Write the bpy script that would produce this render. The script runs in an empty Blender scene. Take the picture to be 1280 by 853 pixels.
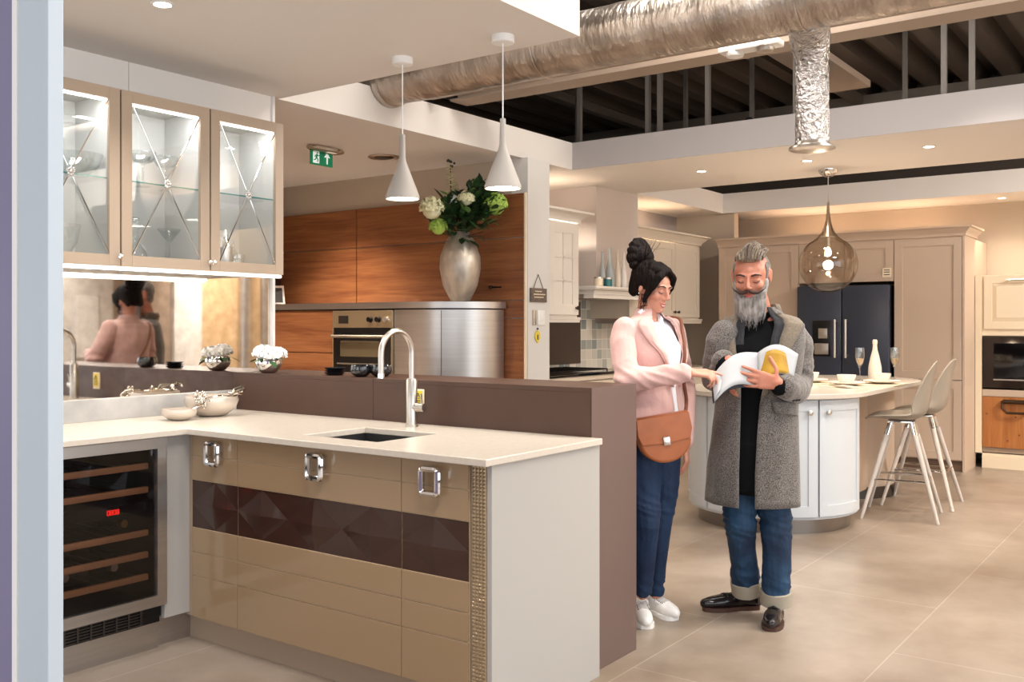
import bpy, bmesh, math, random
import numpy as np
from mathutils import Vector, Matrix, noise as mnoise
sc = bpy.context.scene
col = sc.collection
PI = math.pi
sin, cos = math.sin, math.cos

# ------------------------------------------------------------------ camera
EYE = 1.37
YAW = math.radians(36.188)                 # camera heading away from +X towards +Y
FW = (cos(YAW), sin(YAW)); RT = (sin(YAW), -cos(YAW))
cd = bpy.data.cameras.new('camera'); cam = bpy.data.objects.new('camera', cd); col.objects.link(cam)
cam.location = (0, 0, EYE)
cam.rotation_euler = (PI/2, 0, YAW - PI/2)
cd.sensor_width = 36; cd.lens = 36*1207/1280
cd.shift_y = -19.5/1280
cd.clip_start = 0.05; cd.clip_end = 100
sc.camera = cam
# ------------------------------------------------------------------ exposure, world, large lights
sc.view_settings.view_transform = 'Standard'
sc.view_settings.look = 'None'
sc.view_settings.gamma = 1
sc.view_settings.use_curve_mapping = False
sc.view_settings.exposure = 0.18
sc.cycles.transparent_max_bounces = 32
w = bpy.data.worlds.new('world'); sc.world = w; w.use_nodes = True
w.node_tree.nodes['Background'].inputs[0].default_value = (0.88, 0.94, 1.0, 1)
w.node_tree.nodes['Background'].inputs[1].default_value = .7

def area(name, loc, rot, sx, sy, power, color=(1, 1, 1), spread=None):
    l = bpy.data.lights.new(name, 'AREA'); l.shape = 'RECTANGLE'; l.size = sx; l.size_y = sy
    l.energy = power; l.color = color
    if spread: l.spread = math.radians(spread)
    o = bpy.data.objects.new(name, l); o.location = loc; o.rotation_euler = rot; col.objects.link(o); return o
def spot(name, loc, power, color=(1, .82, .62), ang=80, blend=.6, target=None, r=.03):
    l = bpy.data.lights.new(name, 'SPOT'); l.energy = power; l.color = color; l.spot_size = math.radians(ang)
    l.spot_blend = blend; l.shadow_soft_size = r
    o = bpy.data.objects.new(name, l); o.location = loc; col.objects.link(o)
    if target:
        o.rotation_euler = (Vector(target)-Vector(loc)).to_track_quat('-Z', 'Y').to_euler()
    return o
WARM = (1, .84, .68); SOFT = (1, .93, .85)
# daylight through the shop windows right of and behind the camera
area('window_light', (1.2, -3.75, 1.7), (PI/2, 0, 0), 8.0, 2.8, 150, (.92, .96, 1.0))
area('shopfront_light', (-3.25, 0.3, 1.6), (PI/2, 0, -PI/2), 6.5, 2.6, 120, (.95, .97, 1.0))
# added overhead fill lamps above the frame, some for the mirrored wall
for x, y, pw_ in ((1.2, 0.6, 90), (4.6, -0.6, 90), (4.4, 1.9, 70), (8.2, -2.2, 420), (6.4, -2.0, 200)):
    area('overhead_fill', (x, y, 3.7), (0, 0, 0), 1.2, 1.2, pw_, SOFT)
# added unseen fill above the low ceiling, for bounced daylight on duct and deck
area('void_fill', (2.6, 2.9, 3.35), (0, math.radians(-100), 0), .5, 1.2, 40, SOFT)
area('void_fill', (4.9, 3.6, 3.75), (math.radians(-20), 0, 0), .8, .4, 9, SOFT)
# track spots hung in the open void, aimed at the two people and the displays
spot('track_spot', (3.9, 1.2, 3.3), 90, SOFT, 60, .8, (4.2, 2.0, 1.0), .05)
spot('track_spot', (5.0, 0.2, 3.3), 130, SOFT, 70, .8, (4.4, 1.7, 1.0), .05)
spot('track_spot', (5.3, 3.4, 3.3), 80, WARM, 70, .8, (4.2, 2.2, 1.2), .05)
spot('track_spot', (5.9, 1.0, 3.3), 130, SOFT, 90, .8, (6.2, 1.2, 0), .05)
# recessed spots in the low ceilings
for x, y in ((7.24, 3.39), (7.25, 2.52), (7.2, 1.64), (7.2, .7)):
    spot('downlight_beam', (x, y, 2.60), 75, WARM, 110, .8)
for x, y, pw_ in ((10.45, 3.6, 58), (10.45, 2.6, 58), (10.4, 1.72, 32), (10.4, .9, 26)):
    spot('wall_wash_beam', (x, y, 2.60), pw_, WARM, 130, .9)
for x, y in ((6.9, 4.75), (8.9, 4.75)):
    spot('kitchen_beam', (x, y, 2.60), 75, WARM, 130, .9)
for x, y in ((4.6, 6.3), (4.6, 4.9), (5.2, 5.9)):
    spot('oven_corner_beam', (x, y, 2.60), 130, WARM, 110, .8)
for x, y in ((2.234, 3.323), (1.0, 3.3), (2.5, 2.45)):
    spot('kitchenette_beam', (x, y, 2.60), 30, SOFT, 120, .8)

# ------------------------------------------------------------------ materials
def C(h, a=1):
    h = h.lstrip('#'); v = [int(h[i:i+2], 16)/255 for i in (0, 2, 4)]
    return tuple([(c/12.92 if c <= .04045 else ((c+.055)/1.055)**2.4) for c in v]+[a])
def mat(name, color='#808080', rough=.5, metal=0, coat=0, emis=None, estr=0, var=None, vs=(4, 4, 4), vd=4, bump=0, bs=None, bd=.02, trans=0, ior=1.45, sheen=0, sss=0, spec=.5):
    m = bpy.data.materials.new(name); m.use_nodes = True; nt = m.node_tree; n = nt.nodes; L = nt.links
    b = n['Principled BSDF']; c = C(color)
    b.inputs['Base Color'].default_value = c; b.inputs['Roughness'].default_value = rough
    b.inputs['Metallic'].default_value = metal; b.inputs['Coat Weight'].default_value = coat
    b.inputs['Coat Roughness'].default_value = .05; b.inputs['IOR'].default_value = ior
    b.inputs['Transmission Weight'].default_value = trans; b.inputs['Specular IOR Level'].default_value = spec
    if sheen: b.inputs['Sheen Weight'].default_value = sheen
    if sss:
        b.inputs['Subsurface Weight'].default_value = sss; b.inputs['Subsurface Radius'].default_value = (.012, .005, .003)
    if emis: b.inputs['Emission Color'].default_value = C(emis); b.inputs['Emission Strength'].default_value = estr
    tc = None
    def coords(scale):
        nonlocal tc
        if tc is None: tc = n.new('ShaderNodeTexCoord')
        mp = n.new('ShaderNodeMapping'); mp.inputs['Scale'].default_value = scale
        L.new(tc.outputs['Object'], mp.inputs['Vector']); return mp.outputs['Vector']
    if var:
        nz = n.new('ShaderNodeTexNoise'); nz.inputs['Scale'].default_value = 1; nz.inputs['Detail'].default_value = vd
        L.new(coords(vs), nz.inputs['Vector'])
        r = n.new('ShaderNodeValToRGB'); r.color_ramp.elements[0].position = .3; r.color_ramp.elements[1].position = .7
        r.color_ramp.elements[0].color = C(var); r.color_ramp.elements[1].color = c
        L.new(nz.outputs['Fac'], r.inputs['Fac']); L.new(r.outputs['Color'], b.inputs['Base Color'])
    if bump:
        nz = n.new('ShaderNodeTexNoise'); nz.inputs['Scale'].default_value = 1; nz.inputs['Detail'].default_value = 5
        L.new(coords(bs or vs), nz.inputs['Vector'])
        bp = n.new('ShaderNodeBump'); bp.inputs['Strength'].default_value = bump; bp.inputs['Distance'].default_value = bd
        L.new(nz.outputs['Fac'], bp.inputs['Height']); L.new(bp.outputs['Normal'], b.inputs['Normal'])
    return m
def thin_glass(name, tint='#ffffff', blend=.12, rough=0.0):
    m = bpy.data.materials.new(name); m.use_nodes = True; nt = m.node_tree; n = nt.nodes; L = nt.links
    n.remove(n['Principled BSDF']); out = n['Material Output']
    t = n.new('ShaderNodeBsdfTransparent'); t.inputs[0].default_value = C(tint)
    g = n.new('ShaderNodeBsdfGlossy'); g.inputs['Roughness'].default_value = rough
    lw = n.new('ShaderNodeLayerWeight'); lw.inputs[0].default_value = .5
    pw = n.new('ShaderNodeMath'); pw.operation = 'POWER'; pw.inputs[1].default_value = 3.5; L.new(lw.outputs['Facing'], pw.inputs[0])
    ma = n.new('ShaderNodeMath'); ma.operation = 'MULTIPLY_ADD'; ma.inputs[1].default_value = min(.9, .45+blend); ma.inputs[2].default_value = .04+blend*.3; L.new(pw.outputs[0], ma.inputs[0])
    mx = n.new('ShaderNodeMixShader')
    L.new(ma.outputs[0], mx.inputs[0]); L.new(t.outputs[0], mx.inputs[1]); L.new(g.outputs[0], mx.inputs[2])
    L.new(mx.outputs[0], out.inputs['Surface']); return m
def grid_mat(name, base, line, bw, rh, off=.5, mortar=.004, rough=.35, axis='xy', var=None, c2=None, shift=(0, 0, 0), coat=0, bias=0):
    """a surface divided into tiles or boards by the brick texture, object coordinates are world coordinates"""
    m = mat(name, base, rough, coat=coat); nt = m.node_tree; n = nt.nodes; L = nt.links; b = n['Principled BSDF']
    tc = n.new('ShaderNodeTexCoord'); mp = n.new('ShaderNodeMapping'); mp.inputs['Location'].default_value = shift
    if axis == 'xz': mp.inputs['Rotation'].default_value = (-PI/2, 0, 0)
    if axis == 'yz': mp.inputs['Rotation'].default_value = (-PI/2, 0, 0)
    src = tc.outputs['Object']
    if axis != 'xy':
        sp = n.new('ShaderNodeSeparateXYZ'); cb = n.new('ShaderNodeCombineXYZ'); L.new(src, sp.inputs[0])
        L.new(sp.outputs['X' if axis == 'xz' else 'Y'], cb.inputs[0]); L.new(sp.outputs['Z'], cb.inputs[1]); src = cb.outputs[0]
        mp.inputs['Rotation'].default_value = (0, 0, 0)
    L.new(src, mp.inputs[0])
    br = n.new('ShaderNodeTexBrick'); br.offset = off; br.inputs['Scale'].default_value = 1
    br.inputs['Brick Width'].default_value = bw; br.inputs['Row Height'].default_value = rh
    br.inputs['Mortar Size'].default_value = mortar; br.inputs['Mortar'].default_value = C(line); br.inputs['Bias'].default_value = bias
    br.inputs['Color1'].default_value = C(base); br.inputs['Color2'].default_value = C(c2 or base)
    br.inputs['Mortar Smooth'].default_value = .1
    L.new(mp.outputs[0], br.inputs['Vector'])
    if var:
        nz = n.new('ShaderNodeTexNoise'); nz.inputs['Scale'].default_value = 1.3; nz.inputs['Detail'].default_value = 8; nz.inputs['Roughness'].default_value = .6
        L.new(tc.outputs['Object'], nz.inputs['Vector'])
        r = n.new('ShaderNodeValToRGB'); r.color_ramp.elements[0].position = .3; r.color_ramp.elements[1].position = .7
        r.color_ramp.elements[0].color = C(var); r.color_ramp.elements[1].color = (1, 1, 1, 1)
        L.new(nz.outputs['Fac'], r.inputs['Fac'])
        mx = n.new('ShaderNodeMix'); mx.data_type = 'RGBA'; mx.blend_type = 'MULTIPLY'; mx.inputs['Factor'].default_value = 1
        L.new(br.outputs['Color'], mx.inputs[6]); L.new(r.outputs['Color'], mx.inputs[7]); L.new(mx.outputs[2], b.inputs['Base Color'])
    else:
        L.new(br.outputs['Color'], b.inputs['Base Color'])
    return m
def wood_mat(name, dark, light, along='y', rough=.35, sc_=1.0, coat=.2):
    m = mat(name, light, rough, coat=coat); nt = m.node_tree; n = nt.nodes; L = nt.links; b = n['Principled BSDF']
    tc = n.new('ShaderNodeTexCoord')
    def nz(sl, st, det, dist):
        mp = n.new('ShaderNodeMapping'); s = [st*sc_]*3; s['xyz'.index(along)] = sl*sc_
        mp.inputs['Scale'].default_value = s; L.new(tc.outputs['Object'], mp.inputs[0])
        z = n.new('ShaderNodeTexNoise'); z.inputs['Scale'].default_value = 1; z.inputs['Detail'].default_value = det; z.inputs['Distortion'].default_value = dist
        L.new(mp.outputs[0], z.inputs['Vector']); return z.outputs['Fac']
    a1 = nz(.8, 9, 3, 1.2); a2 = nz(4, 90, 4, .3)
    mx = n.new('ShaderNodeMix'); mx.data_type = 'FLOAT'; mx.inputs['Factor'].default_value = .4
    L.new(a1, mx.inputs[2]); L.new(a2, mx.inputs[3])
    r = n.new('ShaderNodeValToRGB'); r.color_ramp.elements[0].position = .33; r.color_ramp.elements[1].position = .66
    r.color_ramp.elements[0].color = C(dark); r.color_ramp.elements[1].color = C(light)
    L.new(mx.outputs[0], r.inputs['Fac']); L.new(r.outputs['Color'], b.inputs['Base Color']); return m

M = {}
M['ceiling'] = mat('ceiling_paint', '#dcd6d0', .9)
M['wall'] = mat('wall_paint', '#cfc4bc', .9)
M['greige'] = mat('greige_wall_paint', '#b9ab99', .9)
M['grey_wall'] = mat('grey_wall_paint', '#a99f9b', .9)
M['white'] = mat('white_paint', '#e0ddda', .6)
M['shade'] = mat('pendant_shade_enamel', '#aaa49d', .5)
M['upstand'] = mat('upstand_paint', '#d6d3cf', .9)
M['board'] = mat('board_paint', '#efebe6', .8)
M['upstand_shaded'] = mat('upstand_shaded_paint', '#aca6a4', .9)  # darker tone painted on for the weaker light on this face
M['floor'] = grid_mat('floor_tile', '#aea093', '#c8bcb0', 1.58, .79, .5, .003, .30, 'xy', '#bdb3a9', '#a69888', shift=(-.25, -.31, 0))
M['taupe'] = mat('champagne_gloss_lacquer', '#9a8164', .16, coat=.6)
M['taupe_matt'] = mat('champagne_lacquer', '#a18d79', .4)
M['groove_highlight'] = mat('groove_highlight_lacquer', '#c8b191', .3)  # paler tone stands in for highlights along the door seams
M['choc'] = mat('chocolate_gloss_lacquer', '#3a231c', .2, coat=.4)
M['divider'] = mat('brown_laminate', '#4b3429', .42, var='#463026', vs=(6, 6, 6))
M['worktop'] = mat('cream_quartz', '#cdc4b8', .22, var='#c7bdb0', vs=(60, 60, 60))
M['end_panel'] = mat('end_panel_paint', '#adaaa6', .3)
M['steel'] = mat('brushed_steel', '#c6c2be', .34, 1, var='#bcb7b3', vs=(2, 2, 60))
M['steel_dark'] = mat('dark_steel', '#5c5856', .35, 1)
M['chrome'] = mat('chrome', '#e6e4e2', .06, 1)
M['nickel'] = mat('silver_nickel', '#cfc6ba', .12, 1, bump=.15, bs=(25, 25, 25), bd=.01)
M['nickel_satin'] = mat('satin_nickel', '#c9c2b9', .3, 1)
M['silverleaf'] = mat('silver_leaf', '#dbd0c0', .38, .6, var='#a0958a', vs=(9, 9, 6), bump=.3, bs=(18, 18, 12), bd=.01)
M['black'] = mat('black_plastic', '#0d0c0d', .3)
M['blackglass'] = mat('black_glass', '#060508', .05, coat=.5)
M['cooler_in'] = mat('cooler_interior', '#100c10', .5)
M['beech'] = wood_mat('beech_shelf_front', '#c08a60', '#d6a074', 'x', .45)
M['teak'] = wood_mat('teak_veneer', '#6f3d23', '#a06840', 'y', .42, .9, .1)
M['oak'] = wood_mat('knotty_pine', '#9a5a28', '#bb7a40', 'z', .5)
M['dark_wood'] = mat('dark_brown_wood', '#3c2018', .45)
M['mirror'] = mat('antique_mirror', '#e9e5df', .03, 1, var='#d3cdc6', vs=(20, 20, 20))
M['glass'] = thin_glass('clear_glass', '#fdfefe', .06)
M['glassware'] = thin_glass('glassware_glass', '#fbfdfd', .35)
M['shelfglass'] = thin_glass('glass_shelf', '#ffffff', .0)
M['glass_edge'] = mat('green_glass_edge', '#2f8f86', .1, trans=.3)
M['smoke'] = thin_glass('smoked_glass', '#e2d8cc', .16)
M['led'] = mat('led_strip', '#ffffff', .5, emis='#fff4ea', estr=9)
M['lamp'] = mat('lamp_emitter', '#ffffff', .5, emis='#fff1de', estr=14)
M['bulb'] = mat('bulb_emitter', '#ffffff', .5, emis='#ffdcae', estr=45)
M['cabinet_in'] = mat('cabinet_interior', '#c6c6c2', .5)
M['shaker'] = mat('shaker_cream_paint', '#dccfbd', .45)
M['shaker_white'] = mat('shaker_white_paint', '#e2dcd4', .45)
M['shaker_beige'] = mat('shaker_beige_paint', '#c2ac98', .45)
M['island_white'] = mat('island_pale_blue_grey', '#ccd2d8', .4)
M['cream'] = mat('cream_gloss_paint', '#ead9bd', .35)
M['navy'] = mat('navy_enamel', '#363c4b', .35)
M['tile_dark'] = mat('bronze_panel', '#6a5d55', .35, .6)
M['foil'] = mat('foil_insulation', '#cfc4ba', .30, .95, var='#9d9186', vs=(5, 9, 5), bump=.5, bs=(12, 34, 12), bd=.03)
M['foil2'] = mat('crinkled_foil', '#c9c6c4', .16, 1, bump=1, bs=(38, 38, 38), bd=.04)
M['deck'] = mat('dark_steel_deck', '#3d352f', .5, .3)
M['void_wall'] = mat('shaded_void_wall', '#4b423b', .9)  # wall colour darkened for the shade in the void above the ceilings
M['joist'] = mat('galvanised_joist', '#6a645f', .5, .5)
M['beam'] = mat('primed_beam', '#9c8b7c', .6)
M['concrete'] = mat('beige_plaster', '#a79a8d', .9, var='#988a7c', vs=(2, 2, 2))
M['marble'] = mat('white_marble', '#dedad5', .3, var='#c5c2bf', vs=(5, 5, 5), vd=8)
M['upstand_stone'] = mat('veined_upstand_stone', '#b3b1ae', .35, var='#969593', vs=(7, 7, 7), vd=8)
M['stone'] = mat('beige_stone', '#c0a481', .6, var='#a78a67', vs=(8, 8, 8), vd=8)
M['plaster_brown'] = mat('brown_plaster', '#9a8777', .7, var='#877464', vs=(6, 6, 6), vd=8)
M['post'] = mat('pale_blue_lacquer', '#b4bdc6', .35)
M['purple'] = mat('purple_grey_lacquer', '#76718f', .4)
M['ceramic'] = mat('white_ceramic', '#e2dcd2', .25)
M['ceramic_grey'] = mat('pearl_bowl_glaze', '#cfc4b8', .22, .35)
M['stool_shell'] = mat('stool_shell_plastic', '#978d80', .45)
M['stool_leg'] = mat('whitewashed_beech', '#c9bfb6', .5)
M['leaf'] = mat('leaf_green', '#35582c', .5, var='#274422', vs=(20, 20, 20))
M['leaf_dark'] = mat('dark_leaf_green', '#24381f', .5)
M['leaf_light'] = mat('light_leaf_green', '#6f9450', .5)
M['petal_white'] = mat('white_petals', '#f2f1ef', .6)
M['petal_cream'] = mat('cream_petals', '#dedbb4', .6)
M['petal_green'] = mat('green_petals', '#a9c85a', .6)
M['twig'] = mat('brown_twig', '#5b3a2c', .7)
M['red_led'] = mat('red_display', '#ff2222', .5, emis='#ff2a22', estr=2.5)
M['yellow'] = mat('yellow_sticker', '#e2c93a', .5)
M['green_sign'] = mat('exit_sign_green', '#118a5e', .4, emis='#118a5e', estr=.15)
M['sign_white'] = mat('exit_sign_white', '#eefcf4', .4, emis='#ffffff', estr=.4)
M['white_plastic'] = mat('white_plastic', '#ecebe8', .4)
M['teal'] = mat('teal_glass', '#27696a', .2)
M['vase_grey'] = mat('pale_grey_vase', '#a3a9a8', .35)
M['paper'] = mat('paper', '#b6b7b9', .7)
M['ink'] = mat('dark_print', '#3a3a40', .7)

# ------------------------------------------------------------------ mesh builder
ORG = {}
def rotz(a): return Matrix.Rotation(a, 3, 'Z')
class MB:
    def __init__(s): s.bm = bmesh.new()
    def box(s, x0, x1, y0, y1, z0, z1, bev=0, seg=2):
        bm = s.bm; r = bmesh.ops.create_cube(bm, size=1); vs = r['verts']
        for v in vs:
            v.co = Vector(((x0+x1)/2+v.co.x*(x1-x0), (y0+y1)/2+v.co.y*(y1-y0), (z0+z1)/2+v.co.z*(z1-z0)))
        if bev:
            es = list({e for v in vs for e in v.link_edges})
            bmesh.ops.bevel(bm, geom=es, offset=bev, segments=seg, affect='EDGES', profile=.5)
        return s
    def rbox(s, c, size, rot=None, bev=0, seg=2):
        """a box at c turned by the 3x3 matrix rot"""
        bm = s.bm; n0 = set(bm.verts)
        s.box(-size[0]/2, size[0]/2, -size[1]/2, size[1]/2, -size[2]/2, size[2]/2, bev, seg)
        for v in bm.verts:
            if v not in n0: v.co = (rot @ v.co if rot else v.co)+Vector(c)
        return s
    def poly(s, pts):
        vs = [s.bm.verts.new(p) for p in pts]; s.bm.faces.new(vs); return s
    def prism(s, pts, d):
        """flat outline pts (3-D) extruded by vector d"""
        d = Vector(d); a = [s.bm.verts.new(Vector(p)) for p in pts]; b = [s.bm.verts.new(Vector(p)+d) for p in pts]
        n = len(pts); s.bm.faces.new(a[::-1]); s.bm.faces.new(b)
        for i in range(n): s.bm.faces.new((a[i], a[(i+1) % n], b[(i+1) % n], b[i]))
        return s
    def rings(s, rings, close=True, caps=True, loop=False):
        bm = s.bm; R = [[bm.verts.new(p) for p in r] for r in rings]; n = len(R[0])
        m = len(R)
        for i in range(m-1 if not loop else m):
            a, b = R[i], R[(i+1) % m]
            for j in range(n if close else n-1):
                k = (j+1) % n
                try: bm.faces.new((a[j], a[k], b[k], b[j]))
                except ValueError: pass
        if caps and close and not loop:
            bm.faces.new(R[0][::-1]); bm.faces.new(R[-1])
        return s
    def lathe(s, prof, c=(0, 0, 0), n=24, axis='z', sx=1, sy=1):
        rs = []
        for r, z in prof:
            ring = []
            for k in range(n):
                a = 2*PI*k/n; p = (r*cos(a)*sx, r*sin(a)*sy, z)
                if axis == 'x': p = (p[2], p[0], p[1])
                if axis == 'y': p = (p[1], p[2], p[0])
                ring.append((c[0]+p[0], c[1]+p[1], c[2]+p[2]))
            rs.append(ring)
        return s.rings(rs)
    def tube(s, pts, r, n=10, loop=False, flat=1.0):
        pts = [Vector(p) for p in pts]; m = len(pts); rr = r if isinstance(r, (list, tuple)) else [r]*m
        rs = []; prev = None
        for i, p in enumerate(pts):
            if loop: t = pts[(i+1) % m]-pts[i-1]
            else: t = pts[min(i+1, m-1)]-pts[max(i-1, 0)]
            t.normalize()
            if prev is None:
                u = t.cross(Vector((0, 0, 1)));
                if u.length < .1: u = t.cross(Vector((1, 0, 0)))
            else: u = prev-t*prev.dot(t)
            u.normalize(); prev = u; v = t.cross(u)
            rs.append([p+u*(cos(2*PI*k/n)*rr[i])+v*(sin(2*PI*k/n)*rr[i]*flat) for k in range(n)])
        return s.rings(rs, loop=loop)
    def ell(s, c, r, n=16, rot=None):
        if not isinstance(r, (tuple, list)): r = (r, r, r)
        q = bmesh.ops.create_uvsphere(s.bm, u_segments=n, v_segments=max(6, n*2//3), radius=1)
        for v in q['verts']:
            p = Vector((v.co.x*r[0], v.co.y*r[1], v.co.z*r[2]))
            v.co = (rot @ p if rot else p)+Vector(c)
        return s
    def hull(s, sph, n=14):
        """convex hull of a few ellipsoids [(centre, radii)]"""
        t = bmesh.new()
        for c, r in sph:
            if not isinstance(r, (tuple, list)): r = (r, r, r)
            q = bmesh.ops.create_uvsphere(t, u_segments=n, v_segments=max(6, n*2//3), radius=1)
            for v in q['verts']: v.co = Vector((v.co.x*r[0], v.co.y*r[1], v.co.z*r[2]))+Vector(c)
        for f in list(t.faces): t.faces.remove(f)
        for e in list(t.edges): t.edges.remove(e)
        h = bmesh.ops.convex_hull(t, input=t.verts)
        dele = [v for v in t.verts if not v.link_faces]
        for v in dele: t.verts.remove(v)
        vm = {v: s.bm.verts.new(v.co) for v in t.verts}
        for f in t.faces:
            try: s.bm.faces.new([vm[v] for v in f.verts])
            except ValueError: pass
        t.free(); return s
    def xf(s, mtx, since=None):
        for v in s.bm.verts:
            if since is None or v not in since: v.co = mtx @ v.co
        return s
    def build(s, name, m, parent=None, smooth=True, angle=35, local=False, org=None, mods=()):
        bm = s.bm
        if len(bm.verts) == 0: return None
        bmesh.ops.recalc_face_normals(bm, faces=bm.faces)
        if parent is None:
            if org is None:
                xs = [v.co.x for v in bm.verts]; ys = [v.co.y for v in bm.verts]; zs = [v.co.z for v in bm.verts]
                org = Vector(((min(xs)+max(xs))/2, (min(ys)+max(ys))/2, min(zs)))
            o3 = Vector(org)
        else: o3 = Vector((0, 0, 0)) if local else ORG.get(parent.name, Vector((0, 0, 0)))
        if not local:
            bmesh.ops.translate(bm, verts=bm.verts, vec=-o3)
        me = bpy.data.meshes.new(name); bm.to_mesh(me); bm.free()
        if m is not None:
            for q in (m if isinstance(m, (list, tuple)) else [m]): me.materials.append(q)
        if smooth:
            me.polygons.foreach_set('use_smooth', [True]*len(me.polygons))
            me.set_sharp_from_angle(angle=math.radians(angle))
        o = bpy.data.objects.new(name, me); col.objects.link(o)
        if parent is None:
            if not local: o.location = o3
        else: o.parent = parent
        ORG[o.name] = o3
        return o
def tag(o, label=None, cat=None, group=None, kind=None):
    if label: o['label'] = label
    if cat: o['category'] = cat
    if group: o['group'] = group
    if kind: o['kind'] = kind
    return o
def thing(name, label, cat, loc, group=None, rz=0):
    o = bpy.data.objects.new(name, None); col.objects.link(o); o.location = loc; o.rotation_euler = (0, 0, rz)
    ORG[o.name] = Vector(loc); return tag(o, label, cat, group)
def struct(name, mb, m, parent=None, smooth=False):
    o = mb.build(name, m, parent, smooth=smooth, org=(0, 0, 0) if parent is None else None)
    if parent is None: o['kind'] = 'structure'
    return o
def copy_tree(o, parent=None):
    c = o.copy(); col.objects.link(c); c.parent = parent
    for ch in o.children: copy_tree(ch, c)
    return c
def smoothed(o, voxel=.005, it=3, disp=None, keep_mat=True):
    """fuse the overlapping volumes of o into one continuous surface"""
    m = o.modifiers.new('fuse', 'REMESH'); m.mode = 'VOXEL'; m.voxel_size = voxel; m.use_smooth_shade = True
    if it:
        s = o.modifiers.new('smooth', 'SMOOTH'); s.factor = .5; s.iterations = it
    dg = bpy.context.evaluated_depsgraph_get(); dg.update()
    me = bpy.data.meshes.new_from_object(o.evaluated_get(dg))
    mats = list(o.data.materials); o.modifiers.clear(); old = o.data; nm = old.name; o.data = me
    bpy.data.meshes.remove(old); me.name = nm
    me.materials.clear()
    for q in mats: me.materials.append(q)
    if disp:
        n = len(me.vertices); co = np.empty(n*3); me.vertices.foreach_get('co', co); co = co.reshape(-1, 3)
        nr = np.empty(n*3); me.vertices.foreach_get('normal', nr); nr = nr.reshape(-1, 3)
        co = co+nr*disp(co, nr)[:, None]; me.vertices.foreach_set('co', co.ravel()); me.update()
    me.polygons.foreach_set('use_smooth', [True]*len(me.polygons))
    return o
def local_pt(px, py, D):
    """a point of the room given as bearing, drop and distance from the eye"""
    u = (px-640)/1207; v = (407-py)/1207
    return Vector((D*(FW[0]+RT[0]*u), D*(FW[1]+RT[1]*u), EYE+D*v))

# ------------------------------------------------------------------ the room
ZC = 2.624; ZU = 2.84; ZD = 3.95
struct('floor', MB().box(-3.4, 11.2, -4, 8, -.1, 0), M['floor'])
# low ceilings with the two open voids between them
c = MB()
c.box(-3.4, 3.55, 2.234, 4.2, ZC, ZC+.55)
struct('ceiling', c, M['ceiling'])
c = MB(); c.box(3.5, 6.57, 4.2, 7.6, ZC, ZU); c.box(6.57, 8.1, -4, 7.6, ZC, ZU)
c.box(8.1, 11.0, 4.47, 7.6, ZC, ZU); c.box(10.1, 11.0, -4, 4.47, ZC, ZU)
struct('ceiling_low', c, M['ceiling'])
struct('trim_upstand', MB().box(6.562, 6.57, -4, 4.2, ZC, ZU), M['upstand_shaded'])
# upper deck: trapezoid ribs running along X
d = MB(); y = -4.0; k = 0
while y < 8:
    prof = [(y, ZD), (y+.12, ZD), (y+.17, ZD-.13), (y+.31, ZD-.13), (y+.36, ZD)]
    for i in range(4):
        a, b = prof[i], prof[i+1]
        d.poly([(-3.4, a[0], a[1]), (11, a[0], a[1]), (11, b[0], b[1]), (-3.4, b[0], b[1])])
    y += .36
struct('ceiling_deck', d, M['deck'])
d = MB()
for y in (-2.6, .4, 3.1, 5.6): d.box(-3.4, 11, y-.05, y+.05, ZD-.22, ZD-.13)
d.box(10.5, 10.6, -4, 7.6, 3.25, ZD-.13)
struct('ceiling_joists', d, M['joist'])
# walls
struct('wall_left', MB().box(-3.4, 3.5, 4.2, 4.3, 0, ZD), M['wall'])
struct('wall_back', MB().box(10.9, 11.0, -4, 5.1, 0, ZC+.05), M['greige'])
struct('wall_far_left', MB().box(3.4, 11.0, 7.6, 7.7, 0, ZD), M['greige'])
struct('wall_back_upper', MB().box(10.9, 11.0, -4, 7.6, ZC+.05, ZD), M['void_wall'])
struct('wall_back_left', MB().box(10.9, 11.0, 5.1, 7.6, 0, ZC+.05), M['greige'])
struct('wall_side', MB().box(3.4, 3.5, 4.3, 7.6, 0, ZD), M['wall'])
struct('wall_wood_panel', MB().box(5.872, 6.1, 4.3, 7.6, 0, ZC), M['greige'])
struct('wall_column', MB().box(5.872, 6.16, 4.15, 4.30, 0, ZC), M['upstand'])
struct('wall_kitchen', MB().box(6.16, 10.9, 5.08, 5.2, 0, ZC), M['grey_wall'])
struct('wall_kitchen_left', MB().box(6.1, 6.16, 4.32, 5.1, 0, ZC), M['grey_wall'])
struct('wall_chimney_breast', MB().box(7.43, 8.2, 4.5, 5.08, 1.62, ZC), M['wall'])
struct('wall_return', MB().box(10.18, 10.3, 4.37, 5.08, 0, ZC), M['greige'])
wr = MB(); wr.box(5.2, 7.24, -3.6, -3.5, 0, ZD); struct('wall_right', wr, M['marble'])
struct('wall_right_brown', MB().box(7.24, 8.15, -3.62, -3.52, 0, ZD), M['plaster_brown'])
struct('wall_right_marble', MB().box(8.15, 8.60, -3.6, -3.46, 0, ZD), M['marble'])
struct('wall_right_stone', MB().box(8.60, 10.9, -3.62, -3.52, 0, ZD), M['stone'])
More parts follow.
